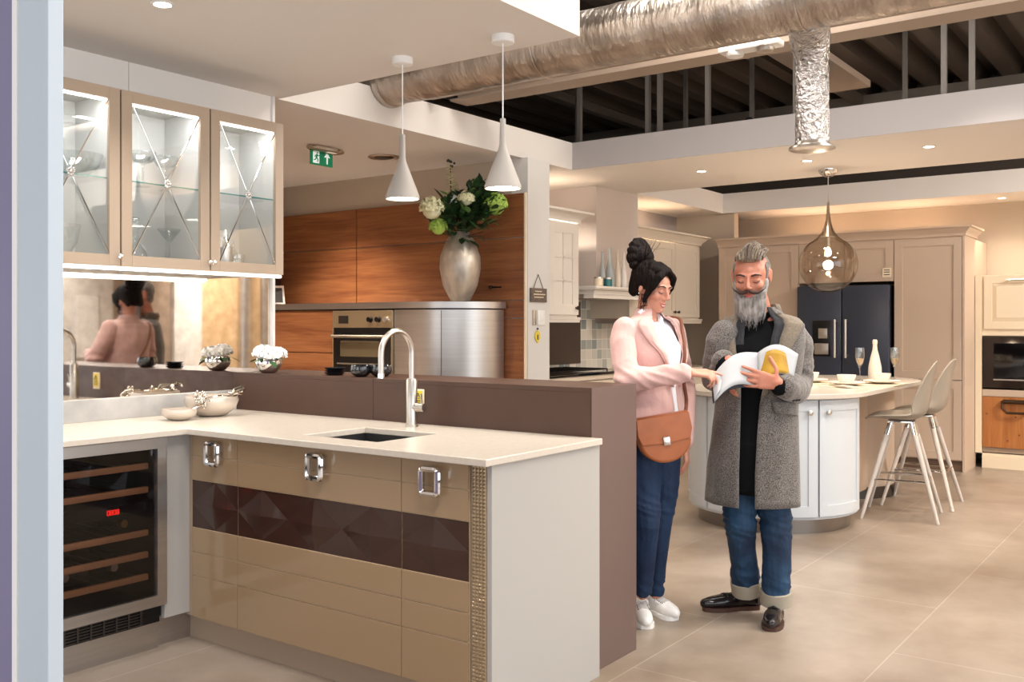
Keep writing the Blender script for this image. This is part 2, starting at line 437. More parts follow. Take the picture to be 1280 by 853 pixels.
# shop windows: frames only, daylight comes in between them
f = MB()
for x in (-2.8, -.8, 1.2, 3.2, 5.16): f.box(x-.05, x+.05, -3.65, -3.5, 0, 3.2)
f.box(-2.8, 5.2, -3.65, -3.5, 3.1, 3.25); f.box(-2.8, 5.2, -3.65, -3.5, 0, .25)
struct('window_1', f, M['steel_dark'])
f = MB()
for y in (-3.4, -1.3, .8, 2.9, 4.2): f.box(-3.2, -3.1, y-.05, y+.05, 0, 3.1)
f.box(-3.2, -3.1, -3.4, 4.2, 3.0, 3.1); f.box(-3.2, -3.1, -3.4, 4.2, 0, .2)
struct('window_2', f, M['steel_dark'])
struct('wall_front_upper', MB().box(-3.3, -3.2, -3.6, 4.2, 3.1, ZD), M['wall'])
struct('wall_right_upper', MB().box(-3.3, 5.2, -3.6, -3.5, 3.25, ZD), M['wall'])
# skirting on the back wall right of the tall units
struct('baseboard_back', MB().box(10.2, 10.9, -1.5, 1.84, 0, .14).box(10.19, 10.2, -1.5, 1.84, 0, .12), M['cream'])
# pale end panel standing close to the camera and the purple one behind it
p = MB().box(.642, .6625, 1.2, 1.275, 0, 3.2, .001)
o = p.build('tall_end_panel', M['post'], smooth=False); tag(o, 'tall pale blue end panel standing upright at the picture left edge', 'panel')
o = MB().box(.644, .655, 1.288, 2.2, 0, 3.2).build('side_panel_board', M['purple'], smooth=False)
tag(o, 'purple grey board standing directly behind the pale blue end panel', 'panel')
o = MB().box(.640, .646, 1.275, 1.2875, 0, 3.2).build('panel_edge_trim', M['white'], smooth=False)
tag(o, 'thin white vertical trim between pale blue panel and purple board', 'trim')

# teak wall panelling
t = thing('teak_wall_panelling', 'tall teak panelling with horizontal joints behind the built-in oven', 'wall panelling', (5.86, 5.6, 0))
for (y0, y1) in ((4.172, 5.92), (5.926, 6.9)):
    for (z0, z1) in ((0, .82), (.826, 1.422), (1.428, 1.556), (1.562, 2.026), (2.032, 2.358)):
        MB().box(5.852, 5.871, y0, y1-.004, z0, z1, .002).build('panel', M['teak'], t, smooth=False)
MB().box(5.852, 5.871, 4.158, 4.171, 0, 2.36).build('edge_trim', M['cream'], t, smooth=False)
o = MB().box(5.3, 5.9, 6.9, 6.96, 0, 2.55, .003).build('tall_side_panel', M['dark_wood'], smooth=False)
tag(o, 'dark brown upright side panel at left end of teak panelling', 'panel')

# ducts and services in the open void
t = thing('insulated_air_duct', 'long silver foil insulated air duct running under the dark deck', 'air duct', (4.4, 1.0, 2.74))
rng = random.Random(3)
rs = []; n = 28; ys = [4.30-.035*i for i in range(230)]
for y in ys:
    rr = .155*(1+.035*mnoise.noise(Vector((y*3, 0, 0))))
    if abs((y+.02) % 1.15) < .04: rr *= .93
    rs.append([(4.42+rr*cos(2*PI*k/n)*(1+.03*mnoise.noise(Vector((k*.9, y*9, 3)))), y, 2.90+rr*sin(2*PI*k/n)*(1+.03*mnoise.noise(Vector((k*.9, y*9, 0))))) for k in range(n)])
MB().rings(rs).build('duct_body', M['foil'], t, angle=60)
MB().lathe([(.168, -.01), (.168, .03)], (4.42, 4.16, 2.90), 28, 'y').build('wall_collar', M['foil'], t)
for y in (3.0, 1.55, .2, -1.1):
    MB().tube([(4.42+.162*cos(a), y, 2.90+.162*sin(a)) for a in np.linspace(-PI, 0, 14)]+[(4.582, y, ZD-.1)], .003, 6).build('hanger', M['foil'], t)
t = thing('branch_air_duct', 'short crinkled foil duct bending down to a round ceiling outlet', 'air duct', (4.86, 1.66, 2.27))
pts = [(4.52, 1.57, 2.86), (4.62, 1.60, 2.86), (4.72, 1.635, 2.845), (4.80, 1.655, 2.80), (4.845, 1.663, 2.73)]+[(4.86, 1.666, z) for z in np.linspace(2.66, 2.285, 14)]
V = [Vector(p) for p in pts]; rs = []; prev = Vector((0, 1, 0))
for i, p in enumerate(V):
    tt = (V[min(i+1, len(V)-1)]-V[max(i-1, 0)]).normalized(); u = (prev-tt*prev.dot(tt)).normalized(); prev = u; v2 = tt.cross(u)
    for rep in range(1):
        rad = (.10 if i < 4 else .083)
        rs.append([p+(u*cos(2*PI*k/32)+v2*sin(2*PI*k/32))*rad*(1+.05*mnoise.noise(Vector((k*.8, i*1.7, 5)))) for k in range(32)])
MB().rings(rs).build('flexible_hose', M['foil2'], t, angle=60)
MB().lathe([(.083, .03), (.09, .012), (.112, .004), (.116, -.006), (.10, -.012), (.03, -.014), (.0005, -.014)], (4.86, 1.666, 2.272), 36).build('outlet_ring', M['nickel_satin'], t)
# steel beam beside the duct
t = thing('ceiling_beam', 'pale steel beam running parallel behind the long foil duct', 'beam', (5.1, 1.0, 2.93))
b = MB(); b.box(5.02, 5.20, -4, 4.19, 2.885, 2.90); b.box(5.10, 5.115, -4, 4.19, 2.90, 3.10); b.box(5.02, 5.20, -4, 4.19, 3.10, 3.115)
b.build('web_and_flanges', M['beam'], t, smooth=False)
b = MB(); b.box(5.28, 5.36, -4, 4.19, 2.93, 2.97); b.box(4.80, 4.84, -4, 4.19, 2.86, 2.89); b.build('side_rail', M['beam'], t, smooth=False)
for xx, zz in ((4.70, 3.0), (4.88, 2.99)):
    o = MB().tube([(xx, y, zz) for y in np.linspace(4.19, -4, 12)], .014, 8).build('service_pipe', M['beam'])
    tag(o, 'thin painted service pipe %s the long foil duct' % ('directly behind' if xx < 4.8 else 'a little farther behind'), 'pipe', 'service pipes beside the foil duct')
# vertical hangers beyond the opening
hl_ = ['upright galvanised hanger strip, %s above the shaded upstand' % q for q in ('second from the left end', 'at the left of a close pair', 'at the right of a close pair', 'just right of the close pair', 'just left of the foil duct', 'second from the right end', 'last at the right end')]+['upright galvanised hanger strip deeper in the void, %s' % q for q in ('first behind the left end', 'behind the close pair', 'with the black sounder on it', 'hidden behind the foil duct side')]+['upright galvanised hanger strip just right of the foil duct']
for i, (x, y) in enumerate(((6.7, 4.236-.02), (6.7, 3.588), (6.7, 3.484), (6.7, 3.084), (6.7, 2.412), (6.7, 1.434), (6.7, 1.268), (8.0, 5.06), (8.0, 3.9), (8.0, 3.27), (8., 2.0), (6.7, 2.738-.4))):
    o = MB().box(x-.018, x+.018, y-.016, y+.016, ZU, ZD-.13).box(x-.03, x+.03, y-.02, y+.02, ZU, ZU+.02).build('ceiling_hanger', M['joist'], smooth=False)
    tag(o, hl_[i], 'ceiling hanger', 'galvanised hangers above the low ceiling')
o = MB().rbox((7.6, 2.55, 3.42), (1.6, .34, .06), rotz(.0), .004).build('perforated_cable_tray', M['beam'], smooth=False); tag(o, 'perforated beige cable tray hanging under the dark deck', 'cable tray')
o = MB().rbox((6.6, 4.0, 3.52), (.13, 2.4, .10), rotz(.5), .004).build('pale_duct_box', M['beam'], smooth=False); tag(o, 'pale boxed duct crossing the dark void at left', 'duct')
o = MB().lathe([(.0005, 0), (.05, 0), (.05, .08), (.0005, .08)], (7.93, 3.27, 3.12), 16, 'x').build('alarm_bell', M['black']); tag(o, 'small round black sounder high on the back of void', 'sounder')
# emergency twin lamp under the beam
t = thing('emergency_twin_light', 'white twin-lamp emergency light fixed under the pale beam', 'emergency light', (4.95, 2.02, 2.9))
MB().box(4.90, 5.0, 1.86, 2.2, 2.85, 2.885, .01).build('housing', M['white_plastic'], t)
for yy in (2.12, 1.95):
    MB().lathe([(.0005, -.012), (.045, -.012), (.05, .0), (.05, .015), (.0005, .015)], (4.95, yy, 2.842), 20, 'z').build('lamp', M['white_plastic'] if yy > 2 else M['nickel_satin'], t)

# ------------------------------------------------------------------ ceiling fittings
def downlight(x, y, label, z=ZC):
    t = thing('recessed_downlight', label, 'downlight', (x, y, z), 'recessed ceiling downlights')
    MB().lathe([(.034, 0), (.034, -.004), (.045, -.005), (.047, 0), (.047, .0)], (x, y, z), 24).build('trim_ring', M['white'], t)
    MB().lathe([(.0005, -.003), (.034, -.003), (.034, -.001), (.0005, -.001)], (x, y, z), 20).build('lamp_face', M['lamp'], t)
downlight(7.24, 3.39, 'recessed downlight left of the foil outlet, left of three in that strip')
downlight(7.256, 2.525, 'recessed downlight directly behind the foil duct outlet')
downlight(7.18, 1.636, 'recessed downlight right of the foil duct outlet')
downlight(2.234, 3.323, 'recessed downlight in the ceiling above the glass display cabinets')
downlight(10.5, 1.72, 'recessed downlight above the cornice near the right edge')
t = thing('round_ceiling_vent', 'round flush ceiling vent near the green exit sign', 'vent', (5.228, 5.003, ZC))
MB().lathe([(.115, 0), (.12, -.006), (.105, -.012), (.095, -.004)], (5.228, 5.003, ZC), 32).build('rim', M['nickel_satin'], t)
MB().lathe([(.0005, -.014), (.06, -.014), (.075, -.005), (.0005, -.004)], (5.228, 5.003, ZC), 32).build('disc', M['steel_dark'], t)

# exit sign
t = thing('exit_sign', 'green running-man exit sign with an upward arrow hanging from ceiling', 'exit sign', (4.71, 5.12, 2.48))
MB().box(4.61, 4.82, 5.116, 5.124, 2.50, 2.605, .001).build('sign_plate', M['green_sign'], t, smooth=False)
g = MB(); y = 5.1135; ox, oz, s_ = 4.665, 2.552, .00045
g.box(4.645-.012, 4.645+.045, y, y+.002, 2.512, 2.595)
g.build('door_pictogram', M['sign_white'], t, smooth=False)
g = MB(); cx_, cz_ = 4.662, 2.55; yy = 5.110
def limb(a, b, r=.004): g.tube([(cx_+a[0], yy, cz_+a[1]), (cx_+b[0], yy, cz_+b[1])], r, 6)
g.ell((cx_+.008, yy, cz_+.034), (.0065, .003, .0065), 10)
limb((.004, .024), (-.002, .0), .0065); limb((-.002, 0), (.013, -.012)); limb((.013, -.012), (.008, -.030)); limb((-.002, 0), (-.012, -.016)); limb((-.012, -.016), (-.025, -.018))
limb((.005, .022), (.018, .012), .003); limb((.018, .012), (.026, .018), .003); limb((.003, .02), (-.012, .014), .003); limb((-.012, .014), (-.017, .002), .003)
g.build('running_figure', M['green_sign'], t)
g = MB(); ax = 4.765
g.box(ax-.006, ax+.006, y, y+.002, 2.515, 2.57)
g.prism([(ax-.028, y, 2.562), (ax, y, 2.593), (ax+.028, y, 2.562), (ax+.014, y, 2.562), (ax, y, 2.576), (ax-.014, y, 2.562)], (0, .002, 0))
g.build('arrow', M['sign_white'], t, smooth=False)
t = thing('exit_sign_lamp', 'oval clear emergency lamp on ceiling above the green sign', 'emergency light', (4.70, 5.06, 2.60))
MB().ell((4.70, 5.06, 2.603), (.17, .06, .03), 24).build('diffuser', M['smoke'], t)
MB().box(4.60, 4.80, 5.04, 5.08, 2.606, 2.622, .004).build('base', M['white_plastic'], t)
MB().box(4.70, 4.78, 5.03, 5.06, 2.583, 2.588, .002).build('tube_lamp', M['sign_white'], t)

# ------------------------------------------------------------------ peninsula
Z0, Z1 = .116, .905
XF = 2.552
def diamond_rail(mb, y0, y1, z0, z1, x, pitch=.305, yref=3.267):
    """faceted diamond relief band on the plane X=x"""
    zc = (z0+z1)/2; h = (z1-z0)/2; k0 = math.floor((y0-yref)/pitch)-1
    bm = mb.bm
    t = bmesh.new()
    k = k0
    while yref+k*pitch < y1:
        a = yref+k*pitch; b = a+pitch; m_ = (a+b)/2
        P0, P1, P2, P3, Q = (x, a, zc), (x, m_, z1), (x, b, zc), (x, m_, z0), (x-.014, m_, zc)
        vs = [t.verts.new(p) for p in (P0, P1, P2, P3, Q)]
        for i in range(4): t.faces.new((vs[i], vs[(i+1) % 4], vs[4]))
        for cy, a2, z in ((a, -1, z1), (b, 1, z1), (a, -1, z0), (b, 1, z0)):
            vv = [t.verts.new((x, m_, z)), t.verts.new((x, cy, zc)), t.verts.new((x-.0005, cy, z))]
            t.faces.new(vv)
        k += 1
    for co, no in (((0, y0, 0), (0, -1, 0)), ((0, y1, 0), (0, 1, 0))):
        bmesh.ops.bisect_plane(t, geom=t.verts[:]+t.edges[:]+t.faces[:], plane_co=co, plane_no=no, clear_outer=True)
    vm = {v: bm.verts.new(v.co) for v in t.verts}
    for f_ in t.faces: bm.faces.new([vm[v] for v in f_.verts])
    t.free(); return mb
def handle(parent, y, z, x=XF):
    """square chrome ring handle"""
    h = MB(); w_, hh = .027, .033
    out = [(x-.035, y+sx*w_, z+sz*hh) for sx, sz in ()]
    pts = []
    for cy, cz, a0 in ((w_, hh, 0), (-w_, hh, 90), (-w_, -hh, 180), (w_, -hh, 270)):
        for a in (0, 30, 60, 90):
            aa = math.radians(a0+a); pts.append((x-.034, y+cy+.010*cos(aa), z+cz+.010*sin(aa)))
    h.tube(pts, .0115, 8, loop=True)
    o = h.build('ring_handle', M['chrome'], parent)
    MB().tube([(x, y-.03, z), (x-.034, y-.03, z)], .008, 8).build('fixing', M['chrome'], o)
def unit(label, y0, y1, hy, reveal=.0015):
    t = thing('base_cabinet', label, 'kitchen cabinet', (2.85, (y0+y1)/2, 0), 'gloss base cabinets of the peninsula')
    q_ = MB(); q_.box(XF+.02, 3.22, y0+.002, y0+.018, .118, .895); q_.box(XF+.02, 3.22, y1-.018, y1-.002, .118, .895); q_.box(XF+.02, 3.22, y0+.018, y1-.018, .118, .136); q_.box(3.20, 3.22, y0+.018, y1-.018, .136, .895); q_.build('carcass', M['taupe_matt'], t, smooth=False)
    f = MB(); ya, yb = y0+reveal, y1-reveal
    f.box(XF-.001, XF+.018, ya, yb, .116, .902)
    d_ = f.build('door', M['groove_highlight'], t, smooth=False)
    for z0, z1 in ((.814, .902), (.706, .811), (.398, .499), (.298, .395), (.116, .295)): MB().box(XF-.006, XF, ya, yb, z0, z1, .0015).build('front_panel', M['taupe'], d_, smooth=False)
    r = MB(); r.box(XF-.0008, XF, ya, yb, .501, .704); diamond_rail(r, ya, yb, .501, .704, XF-.001)
    r.build('diamond_band', M['choc'], d_, smooth=False)
    handle(d_, hy, .831)
unit('narrow glossy champagne base cabinet next to the corner post', 3.267, 3.575, 3.40)
unit('wide glossy champagne base cabinet under the sink, middle of the peninsula', 2.352, 3.267, 2.775)
unit('narrow glossy champagne base cabinet beside the studded corner strip', 2.045, 2.352, 2.195)
# corner filler post, studded strip, end panel, plinth
o = MB().box(2.552, 2.62, 3.578, 3.64, .116, .902).build('corner_filler_post', M['taupe_matt'], smooth=False); tag(o, 'narrow champagne filler post in the inner corner of cabinets', 'filler panel')
o = MB().box(2.43, 2.552, 3.60, 3.66, .13, .902).build('cream_filler_panel', M['end_panel'], smooth=False); tag(o, 'cream filler panel between wine cooler and inner corner', 'filler panel')
t = thing('studded_corner_strip', 'upright champagne strip of small pyramid studs at the cabinet corner', 'trim strip', (2.56, 2.0, 0))
MB().box(2.552, 2.60, 1.972, 2.036, .0, .902).build('strip_base', M['taupe_matt'], t, smooth=False)
s = MB(); nz = 62; dz = (.902-.11)/nz
for i in range(nz):
    for j in range(4):
        ya = 1.976+j*.0143; za = .11+i*dz; q = [(2.552, ya, za), (2.552, ya+.0135, za), (2.552, ya+.0135, za+dz*.94), (2.552, ya, za+dz*.94)]
        for a in range(4): s.poly([q[a], q[(a+1) % 4], (2.545, ya+.0067, za+dz*.47)])
s.build('stud_pattern', M['nickel_satin'] if 0 else mat('champagne_metal', '#a08c70', .3, .6), t, smooth=False)
o = MB().box(2.552, 3.245, 1.950, 1.970, .0, .903, .001).build('end_panel', M['end_panel'], smooth=False); tag(o, 'pale satin end panel closing the peninsula under the worktop', 'end panel')
o = MB().box(-.6, 1.82, 3.70, 3.715, 0, .115).build('plinth', M['taupe_matt'], smooth=False); tag(o, 'recessed plinth left of the wine cooler at floor level', 'plinth')
o = MB().box(2.427, 2.60, 3.661, 3.676, 0, .128).build('plinth', M['steel'], smooth=False); tag(o, 'short steel plinth piece in the inner corner beside wine cooler', 'plinth')
o = MB().box(2.60, 2.615, 1.972, 3.676, 0, .115).build('plinth', M['taupe_matt'], smooth=False); tag(o, 'long recessed champagne plinth under the peninsula cabinets', 'plinth')

# L-shaped worktop with the sink cut out
W = MB(); zt, zb = .93, .905
bm = W.bm
X0, X1 = 2.500, 3.243; YA, YB = 1.935, 4.198
hx0, hx1, hy0, hy1 = 2.64, 2.99, 2.56, 2.97
def slab(x0, x1, y0, y1): W.box(x0, x1, y0, y1, zb, zt)
# outline with hole as a strip mesh
xs = [X0, hx0, hx1, X1]; ys2 = [YA, hy0, hy1, 3.545, YB]
vt = {}
def V_(x, y, z):
    k_ = (round(x, 4), round(y, 4), z)
    if k_ not in vt: vt[k_] = bm.verts.new((x, y, z))
    return vt[k_]
cells = []
for i in range(3):
    for j in range(4):
        if i == 1 and j == 1: continue
        cells.append((xs[i], xs[i+1], ys2[j], ys2[j+1]))
cells.append((-.6, X0, 3.545, YB))
edges = {}
for (a, b, c_, d_) in cells:
    for z, fl in ((zt, 1), (zb, 0)):
        q = [V_(a, c_, z), V_(b, c_, z), V_(b, d_, z), V_(a, d_, z)]; bm.faces.new(q if fl else q[::-1])
    for p, q in (((a, c_), (b, c_)), ((b, c_), (b, d_)), ((b, d_), (a, d_)), ((a, d_), (a, c_))):
        e = tuple(sorted((p, q))); edges[e] = edges.get(e, 0)+1
for (p, q), n_ in edges.items():
    if n_ == 1: bm.faces.new((V_(*p, zt), V_(*q, zt), V_(*q, zb), V_(*p, zb)))
o = W.build('worktop', M['worktop'], smooth=False); tag(o, 'L-shaped cream quartz worktop with the inset sink', 'worktop')
b_ = o.modifiers.new('b', 'BEVEL'); b_.width = .003; b_.segments = 2; b_.limit_method = 'ANGLE'; b_.angle_limit = 1.0
# sink
t = thing('undermount_sink', 'square dark steel sink basin set into the cream worktop', 'sink', (2.825, 2.79, .72))
s = MB(); x0, x1, y0, y1 = hx0-.004, hx1+.004, hy0-.004, hy1+.004
s.poly([(x0, y0, .73), (x1, y0, .73), (x1, y1, .73), (x0, y1, .73)])
for a, b in (((x0, y0), (x1, y0)), ((x1, y0), (x1, y1)), ((x1, y1), (x0, y1)), ((x0, y1), (x0, y0))):
    s.poly([(a[0], a[1], .904), (b[0], b[1], .904), (b[0], b[1], .73), (a[0], a[1], .73)])
s.build('basin', mat('dark_sink_steel', '#6d6c6e', .3, .9), t, smooth=False)
MB().lathe([(.0005, .004), (.035, .004), (.042, .001)], (2.83, 2.79, .73), 24).build('drain', M['chrome'], t)
o = MB().poly([(3.01, 2.60, .9305), (3.13, 2.60, .9305), (3.13, 2.98, .9305), (3.01, 2.98, .9305)]).build('x', M['worktop']) if 0 else None
# tap
t = thing('mixer_tap', 'tall brushed swan-neck mixer tap standing behind the sink', 'tap', (3.13, 2.83, .93))
MB().lathe([(.028, 0), (.028, .006), (.024, .008), (.024, .20), (.021, .205), (.021, .21)], (3.13, 2.83, .93), 24).build('tap_body', M['nickel_satin'], t)
arc = [(3.13, 2.83, 1.12), (3.13, 2.83, 1.2), (3.13, 2.83, 1.25)]+[(3.035+.095*cos(a), 2.83, 1.25+.095*sin(a)) for a in np.linspace(.15, PI-.1, 18)]+[(2.94, 2.83, 1.24), (2.94, 2.83, 1.165)]
MB().tube(arc, .0125, 16).build('spout', M['nickel_satin'], t)
MB().tube([(2.94, 2.83, 1.168), (2.94, 2.83, 1.148)], .0145, 16).build('nozzle', M['chrome'], t)
lv = MB().tube([(3.13, 2.83, 1.015), (3.13+.03*.3, 2.83-.065, 1.015)], .019, 16).build('lever_hub', M['nickel_satin'], t)
MB().tube([(3.135, 2.775, 1.03), (3.125, 2.772, 1.075)], .005, 8).build('lever', M['nickel_satin'], lv)
# divider wall behind the worktop
t = thing('brown_divider', 'brown laminate half-height divider wall behind the sink worktop', 'divider', (3.42, 3.1, 0))
MB().box(3.245, 3.604, 1.988, 4.20, 0, 1.104).build('core', M['divider'], t, smooth=False)
MB().box(3.2455, 3.604, 1.9855, 1.988, 0, 1.1235).build('end_board', mat('divider_end_lit_laminate', '#6b5852', .38), t, smooth=False)  # end face coloured lighter for the light it reflects
MB().box(3.244, 3.605, 1.987, 3.172, 1.104, 1.124, .001).build('top_board', M['divider'], t, smooth=False)
MB().box(3.244, 3.605, 3.174, 4.20, 1.104, 1.124, .001).build('top_board', M['divider'], t, smooth=False)
MB().box(3.2435, 3.245, 1.99, 3.172, .93, 1.104).build('front_board', M['divider'], t, smooth=False)
MB().box(3.2435, 3.245, 3.174, 4.198, .93, 1.104).build('front_board', M['divider'], t, smooth=False)
# socket with warning label on the divider
t = thing('tap_warning_plate', 'small cream plate with a yellow warning label beside the tap', 'plate', (3.24, 2.89, .99))
MB().box(3.236, 3.2435, 2.855, 2.925, .985, 1.085, .002).build('plate', M['cream'], t)
MB().box(3.2352, 3.236, 2.862, 2.912, 1.0, 1.078).build('yellow_label', M['yellow'], t, smooth=False)
g = MB(); xx = 3.2346
for a, b in (((2.871, 1.043), (2.887, 1.068)), ((2.887, 1.068), (2.903, 1.043)), ((2.903, 1.043), (2.871, 1.043)), ((2.887, 1.059), (2.887, 1.049))):
    g.tube([(xx, a[0], a[1]), (xx, b[0], b[1])], .0016, 5)
for z in (1.031, 1.022, 1.012): g.box(xx, xx+.0006, 2.868, 2.906, z, z+.004)
g.build('black_print', M['ink'], t, smooth=False)
# stone upstand and mirror splashback
o = MB().box(-.6, 3.243, 4.165, 4.199, .93, 1.03, .002).build('stone_upstand', M['upstand_stone'], smooth=False); tag(o, 'pale marbled stone upstand along the wall behind worktop', 'upstand')
t = thing('mirror_splashback', 'antiqued mirror splashback between worktop upstand and wall cabinets', 'mirror', (2.0, 4.19, 1.03))
MB().box(-.6, 3.31, 4.190, 4.198, 1.03, 1.66).build('mirror_pane', M['mirror'], t, smooth=False)
MB().box(3.244, 3.475, 4.188, 4.198, 1.124, 1.66).build('x', M['mirror'], t, smooth=False) if 0 else None
MB().box(3.31, 3.50, 4.190, 4.198, 1.124, 1.66).build('mirror_pane', M['mirror'], t, smooth=False)
MB().box(3.485, 3.503, 4.17, 4.205, 1.124, 1.66).build('end_strip', M['white'], t, smooth=False)

# ------------------------------------------------------------------ wine cooler
t = thing('wine_cooler', 'under-counter wine cooler with steel framed glass door and beech shelves', 'wine cooler', (2.1, 3.87, 0))
cx0, cx1 = 1.83, 2.426
b = MB(); b.box(cx0, cx1, 4.12, 4.14, .14, .90); b.box(cx0, cx0+.03, 3.62, 4.14, .14, .90); b.box(cx1-.03, cx1, 3.62, 4.14, .14, .90); b.box(cx0, cx1, 3.62, 4.14, .86, .90); b.box(cx0, cx1, 3.62, 4.14, .19, .21)
b.box(cx0+.03, cx1-.03, 3.64, 4.13, .585, .635)
b.build('cabinet_body', M['cooler_in'], t, smooth=False)
fr = MB(); y0, y1 = 3.575, 3.60; fw = .045
zb_, zt_ = .196, .900
fr.prism([(cx0, y0, zb_), (cx0, y0, zt_), (cx0+fw, y0, zt_-fw), (cx0+fw, y0, zb_+fw)], (0, y1-y0, 0))
fr.prism([(cx1, y0, zb_), (cx1, y0, zt_), (cx1-fw, y0, zt_-fw), (cx1-fw, y0, zb_+fw)], (0, y1-y0, 0))
fr.prism([(cx0, y0, zt_), (cx1, y0, zt_), (cx1-fw, y0, zt_-fw), (cx0+fw, y0, zt_-fw)], (0, y1-y0, 0))
fr.prism([(cx0, y0, zb_), (cx1, y0, zb_), (cx1-fw, y0, zb_+fw), (cx0+fw, y0, zb_+fw)], (0, y1-y0, 0))
dr = fr.build('door_frame', M['steel'], t, smooth=False)
MB().box(cx0+fw-.002, cx1-fw+.002, 3.588, 3.592, zb_+fw-.002, zt_-fw+.002).build('door_glass', thin_glass('tinted_door_glass', '#d6d2d2', .0), dr, smooth=False)
for z in (.767, .668, .487, .395, .302):
    sh = MB().box(cx0+.05, cx1-.055, 3.625, 3.645, z, z+.026, .003).build('shelf_front', M['beech'], t)
    w_ = MB()
    for k in range(9): w_.tube([(cx0+.06+k*.058, 3.645, z+.008), (cx0+.06+k*.058, 4.10, z+.008)], .003, 5)
    w_.build('wire_rack', M['steel_dark'], sh)
dp = MB().box(cx0+.05, cx1-.05, 3.63, 3.66, .59, .63).build('control_panel', M['blackglass'], t, smooth=False)
def seg_digits(s, x, y, z, h, parent, m, dirx=1):
    segs = {'0': 'abcdef', '8': 'abcdefg'}; g = MB(); w2 = h*.5
    for i, ch in enumerate(s):
        x0 = x+i*h*.78
        P = {'a': ((0, h), (w2, h)), 'b': ((w2, h), (w2, h/2)), 'c': ((w2, h/2), (w2, 0)), 'd': ((0, 0), (w2, 0)), 'e': ((0, 0), (0, h/2)), 'f': ((0, h/2), (0, h)), 'g': ((0, h/2), (w2, h/2))}
        for q in segs[ch]:
            a, b = P[q]; g.tube([(x0+a[0], y, z+a[1]), (x0+b[0], y, z+b[1])], h*.065, 5)
    return g.build('red_digits', m, parent)
seg_digits('0808', 2.185, 3.626, .600, .018, dp, M['red_led'])
g = MB().box(cx0+.01, cx1-.01, 3.615, 3.64, .118, .188)
gr = g.build('vent_grille', M['black'], t, smooth=False)
g = MB()
for z in np.linspace(.124, .182, 6): g.box(cx0+.02, cx1-.09, 3.608, 3.615, z, z+.004)
for k in range(9): g.box(cx0+.05+k*.055, cx0+.058+k*.055, 3.606, 3.615, .120, .186)
g.build('grille_bars', M['steel_dark'], gr, smooth=False)
MB().box(cx0, cx1+.0, 3.64, 3.66, .0, .118).build('kick_plate', M['steel'], t, smooth=False)
def bottle_lying(x, z, y0, label, capm):
    o = MB().lathe([(.0005, 0), (.015, 0), (.016, .02), (.0145, .03), (.0145, .08), (.036, .13), (.038, .15), (.038, .29), (.0005, .30)], (x, y0, z), 20, 'y').build('wine_bottle', [mat('dark_bottle_glass', '#15201a', .08)])
    o['label'] = label; o['category'] = 'wine bottle'; o['group'] = 'wine bottles in the cooler'
    o.name = 'wine_bottle'
    cp = MB().lathe([(.0005, -.004), (.0165, -.004), (.0172, .03), (.0005, .03)], (x, y0, z), 16, 'y').build('capsule', capm, o)
bottle_lying(2.025, .375, 3.66, 'wine bottle with pale capsule lying low at the left of cooler', M['nickel_satin'])
bottle_lying(2.235, .375, 3.66, 'wine bottle with pale capsule lying low right of centre in cooler', M['nickel_satin'])
bottle_lying(2.13, .375, 3.70, 'wine bottle with dark capsule between two pale-capped ones in cooler', M['steel_dark'])
bottle_lying(2.28, .548, 3.66, 'wine bottle with gold capsule under the cooler display', mat('gold_capsule', '#b79556', .3, 1))
bottle_lying(2.09, .735, 3.72, 'wine bottle with black capsule near the top of cooler', M['black'])

# ------------------------------------------------------------------ glass display cabinets
ZB, ZT = 1.625, 2.40; YF = 3.85
def display_cabinet(x0, x1, label):
    t = thing('glass_display_cabinet', label, 'wall cabinet', ((x0+x1)/2, 4.02, ZB), 'lit glass display cabinets over the mirror')
    th = .018; yb = 4.195
    b = MB(); b.box(x0, x0+th, YF+.022, yb, ZB, ZT); b.box(x1-th, x1, YF+.022, yb, ZB, ZT); b.box(x0+th, x1-th, YF+.022, yb, ZB, ZB+th); b.box(x0+th, x1-th, YF+.022, yb, ZT-th, ZT); b.box(x0+th, x1-th, yb-.01, yb, ZB+th, ZT-th)
    b.build('carcass', M['cabinet_in'], t, smooth=False)
    MB().box(x0+.05, x1-.05, YF+.0225, YF+.032, ZT-.060, ZT-.050).build('led_strip', M['led'], t, smooth=False)
    MB().box(x0+th+.002, x1-th-.002, YF+.05, yb-.012, 2.008, 2.014).build('glass_shelf', M['shelfglass'], t, smooth=False)
    MB().box(x0+th+.002, x1-th-.002, YF+.046, YF+.050, 2.008, 2.014).build('shelf_edge', M['glass_edge'], t, smooth=False)
    fw = .05; a, b2 = x0+.003, x1-.003; z0, z1 = ZB+.002, ZT-.002
    f = MB(); f.box(a, a+fw, YF, YF+.02, z0, z1, .0015); f.box(b2-fw, b2, YF, YF+.02, z0, z1, .0015); f.box(a+fw, b2-fw, YF, YF+.02, z0, z0+fw, .0015); f.box(a+fw, b2-fw, YF, YF+.02, z1-fw, z1, .0015)
    d_ = f.build('door_frame', mat('champagne_oak_frame', '#b3a08c', .4) if 'frame' not in M else M['frame'], t, smooth=False)
    MB().box(a+fw-.004, b2-fw+.004, YF+.012, YF+.015, z0+fw-.004, z1-fw+.004).build('door_glass', M['glass'], d_, smooth=False)
    l = MB(); cxm, czm = (a+b2)/2, (z0+z1)/2; ya = YF+.004
    for s1 in (-1, 1):
        for s2 in (-1, 1): l.tube([(cxm+s1*.012, ya, czm+s2*.024), (cxm+s1*((b2-a)/2-fw), ya, czm+s2*((z1-z0)/2-fw))], .0035, 8)
    l.build('lattice_rods', M['chrome'], d_)
    r = MB()
    for k in range(8):
        aa = k*PI/4; r.ell((cxm+.014*cos(aa), ya-.004, czm+.014*sin(aa)), .0065, 8)
    r.ell((cxm, ya-.006, czm), .009, 10); r.build('crystal_rosette', M['chrome'], d_)
    return t, d_
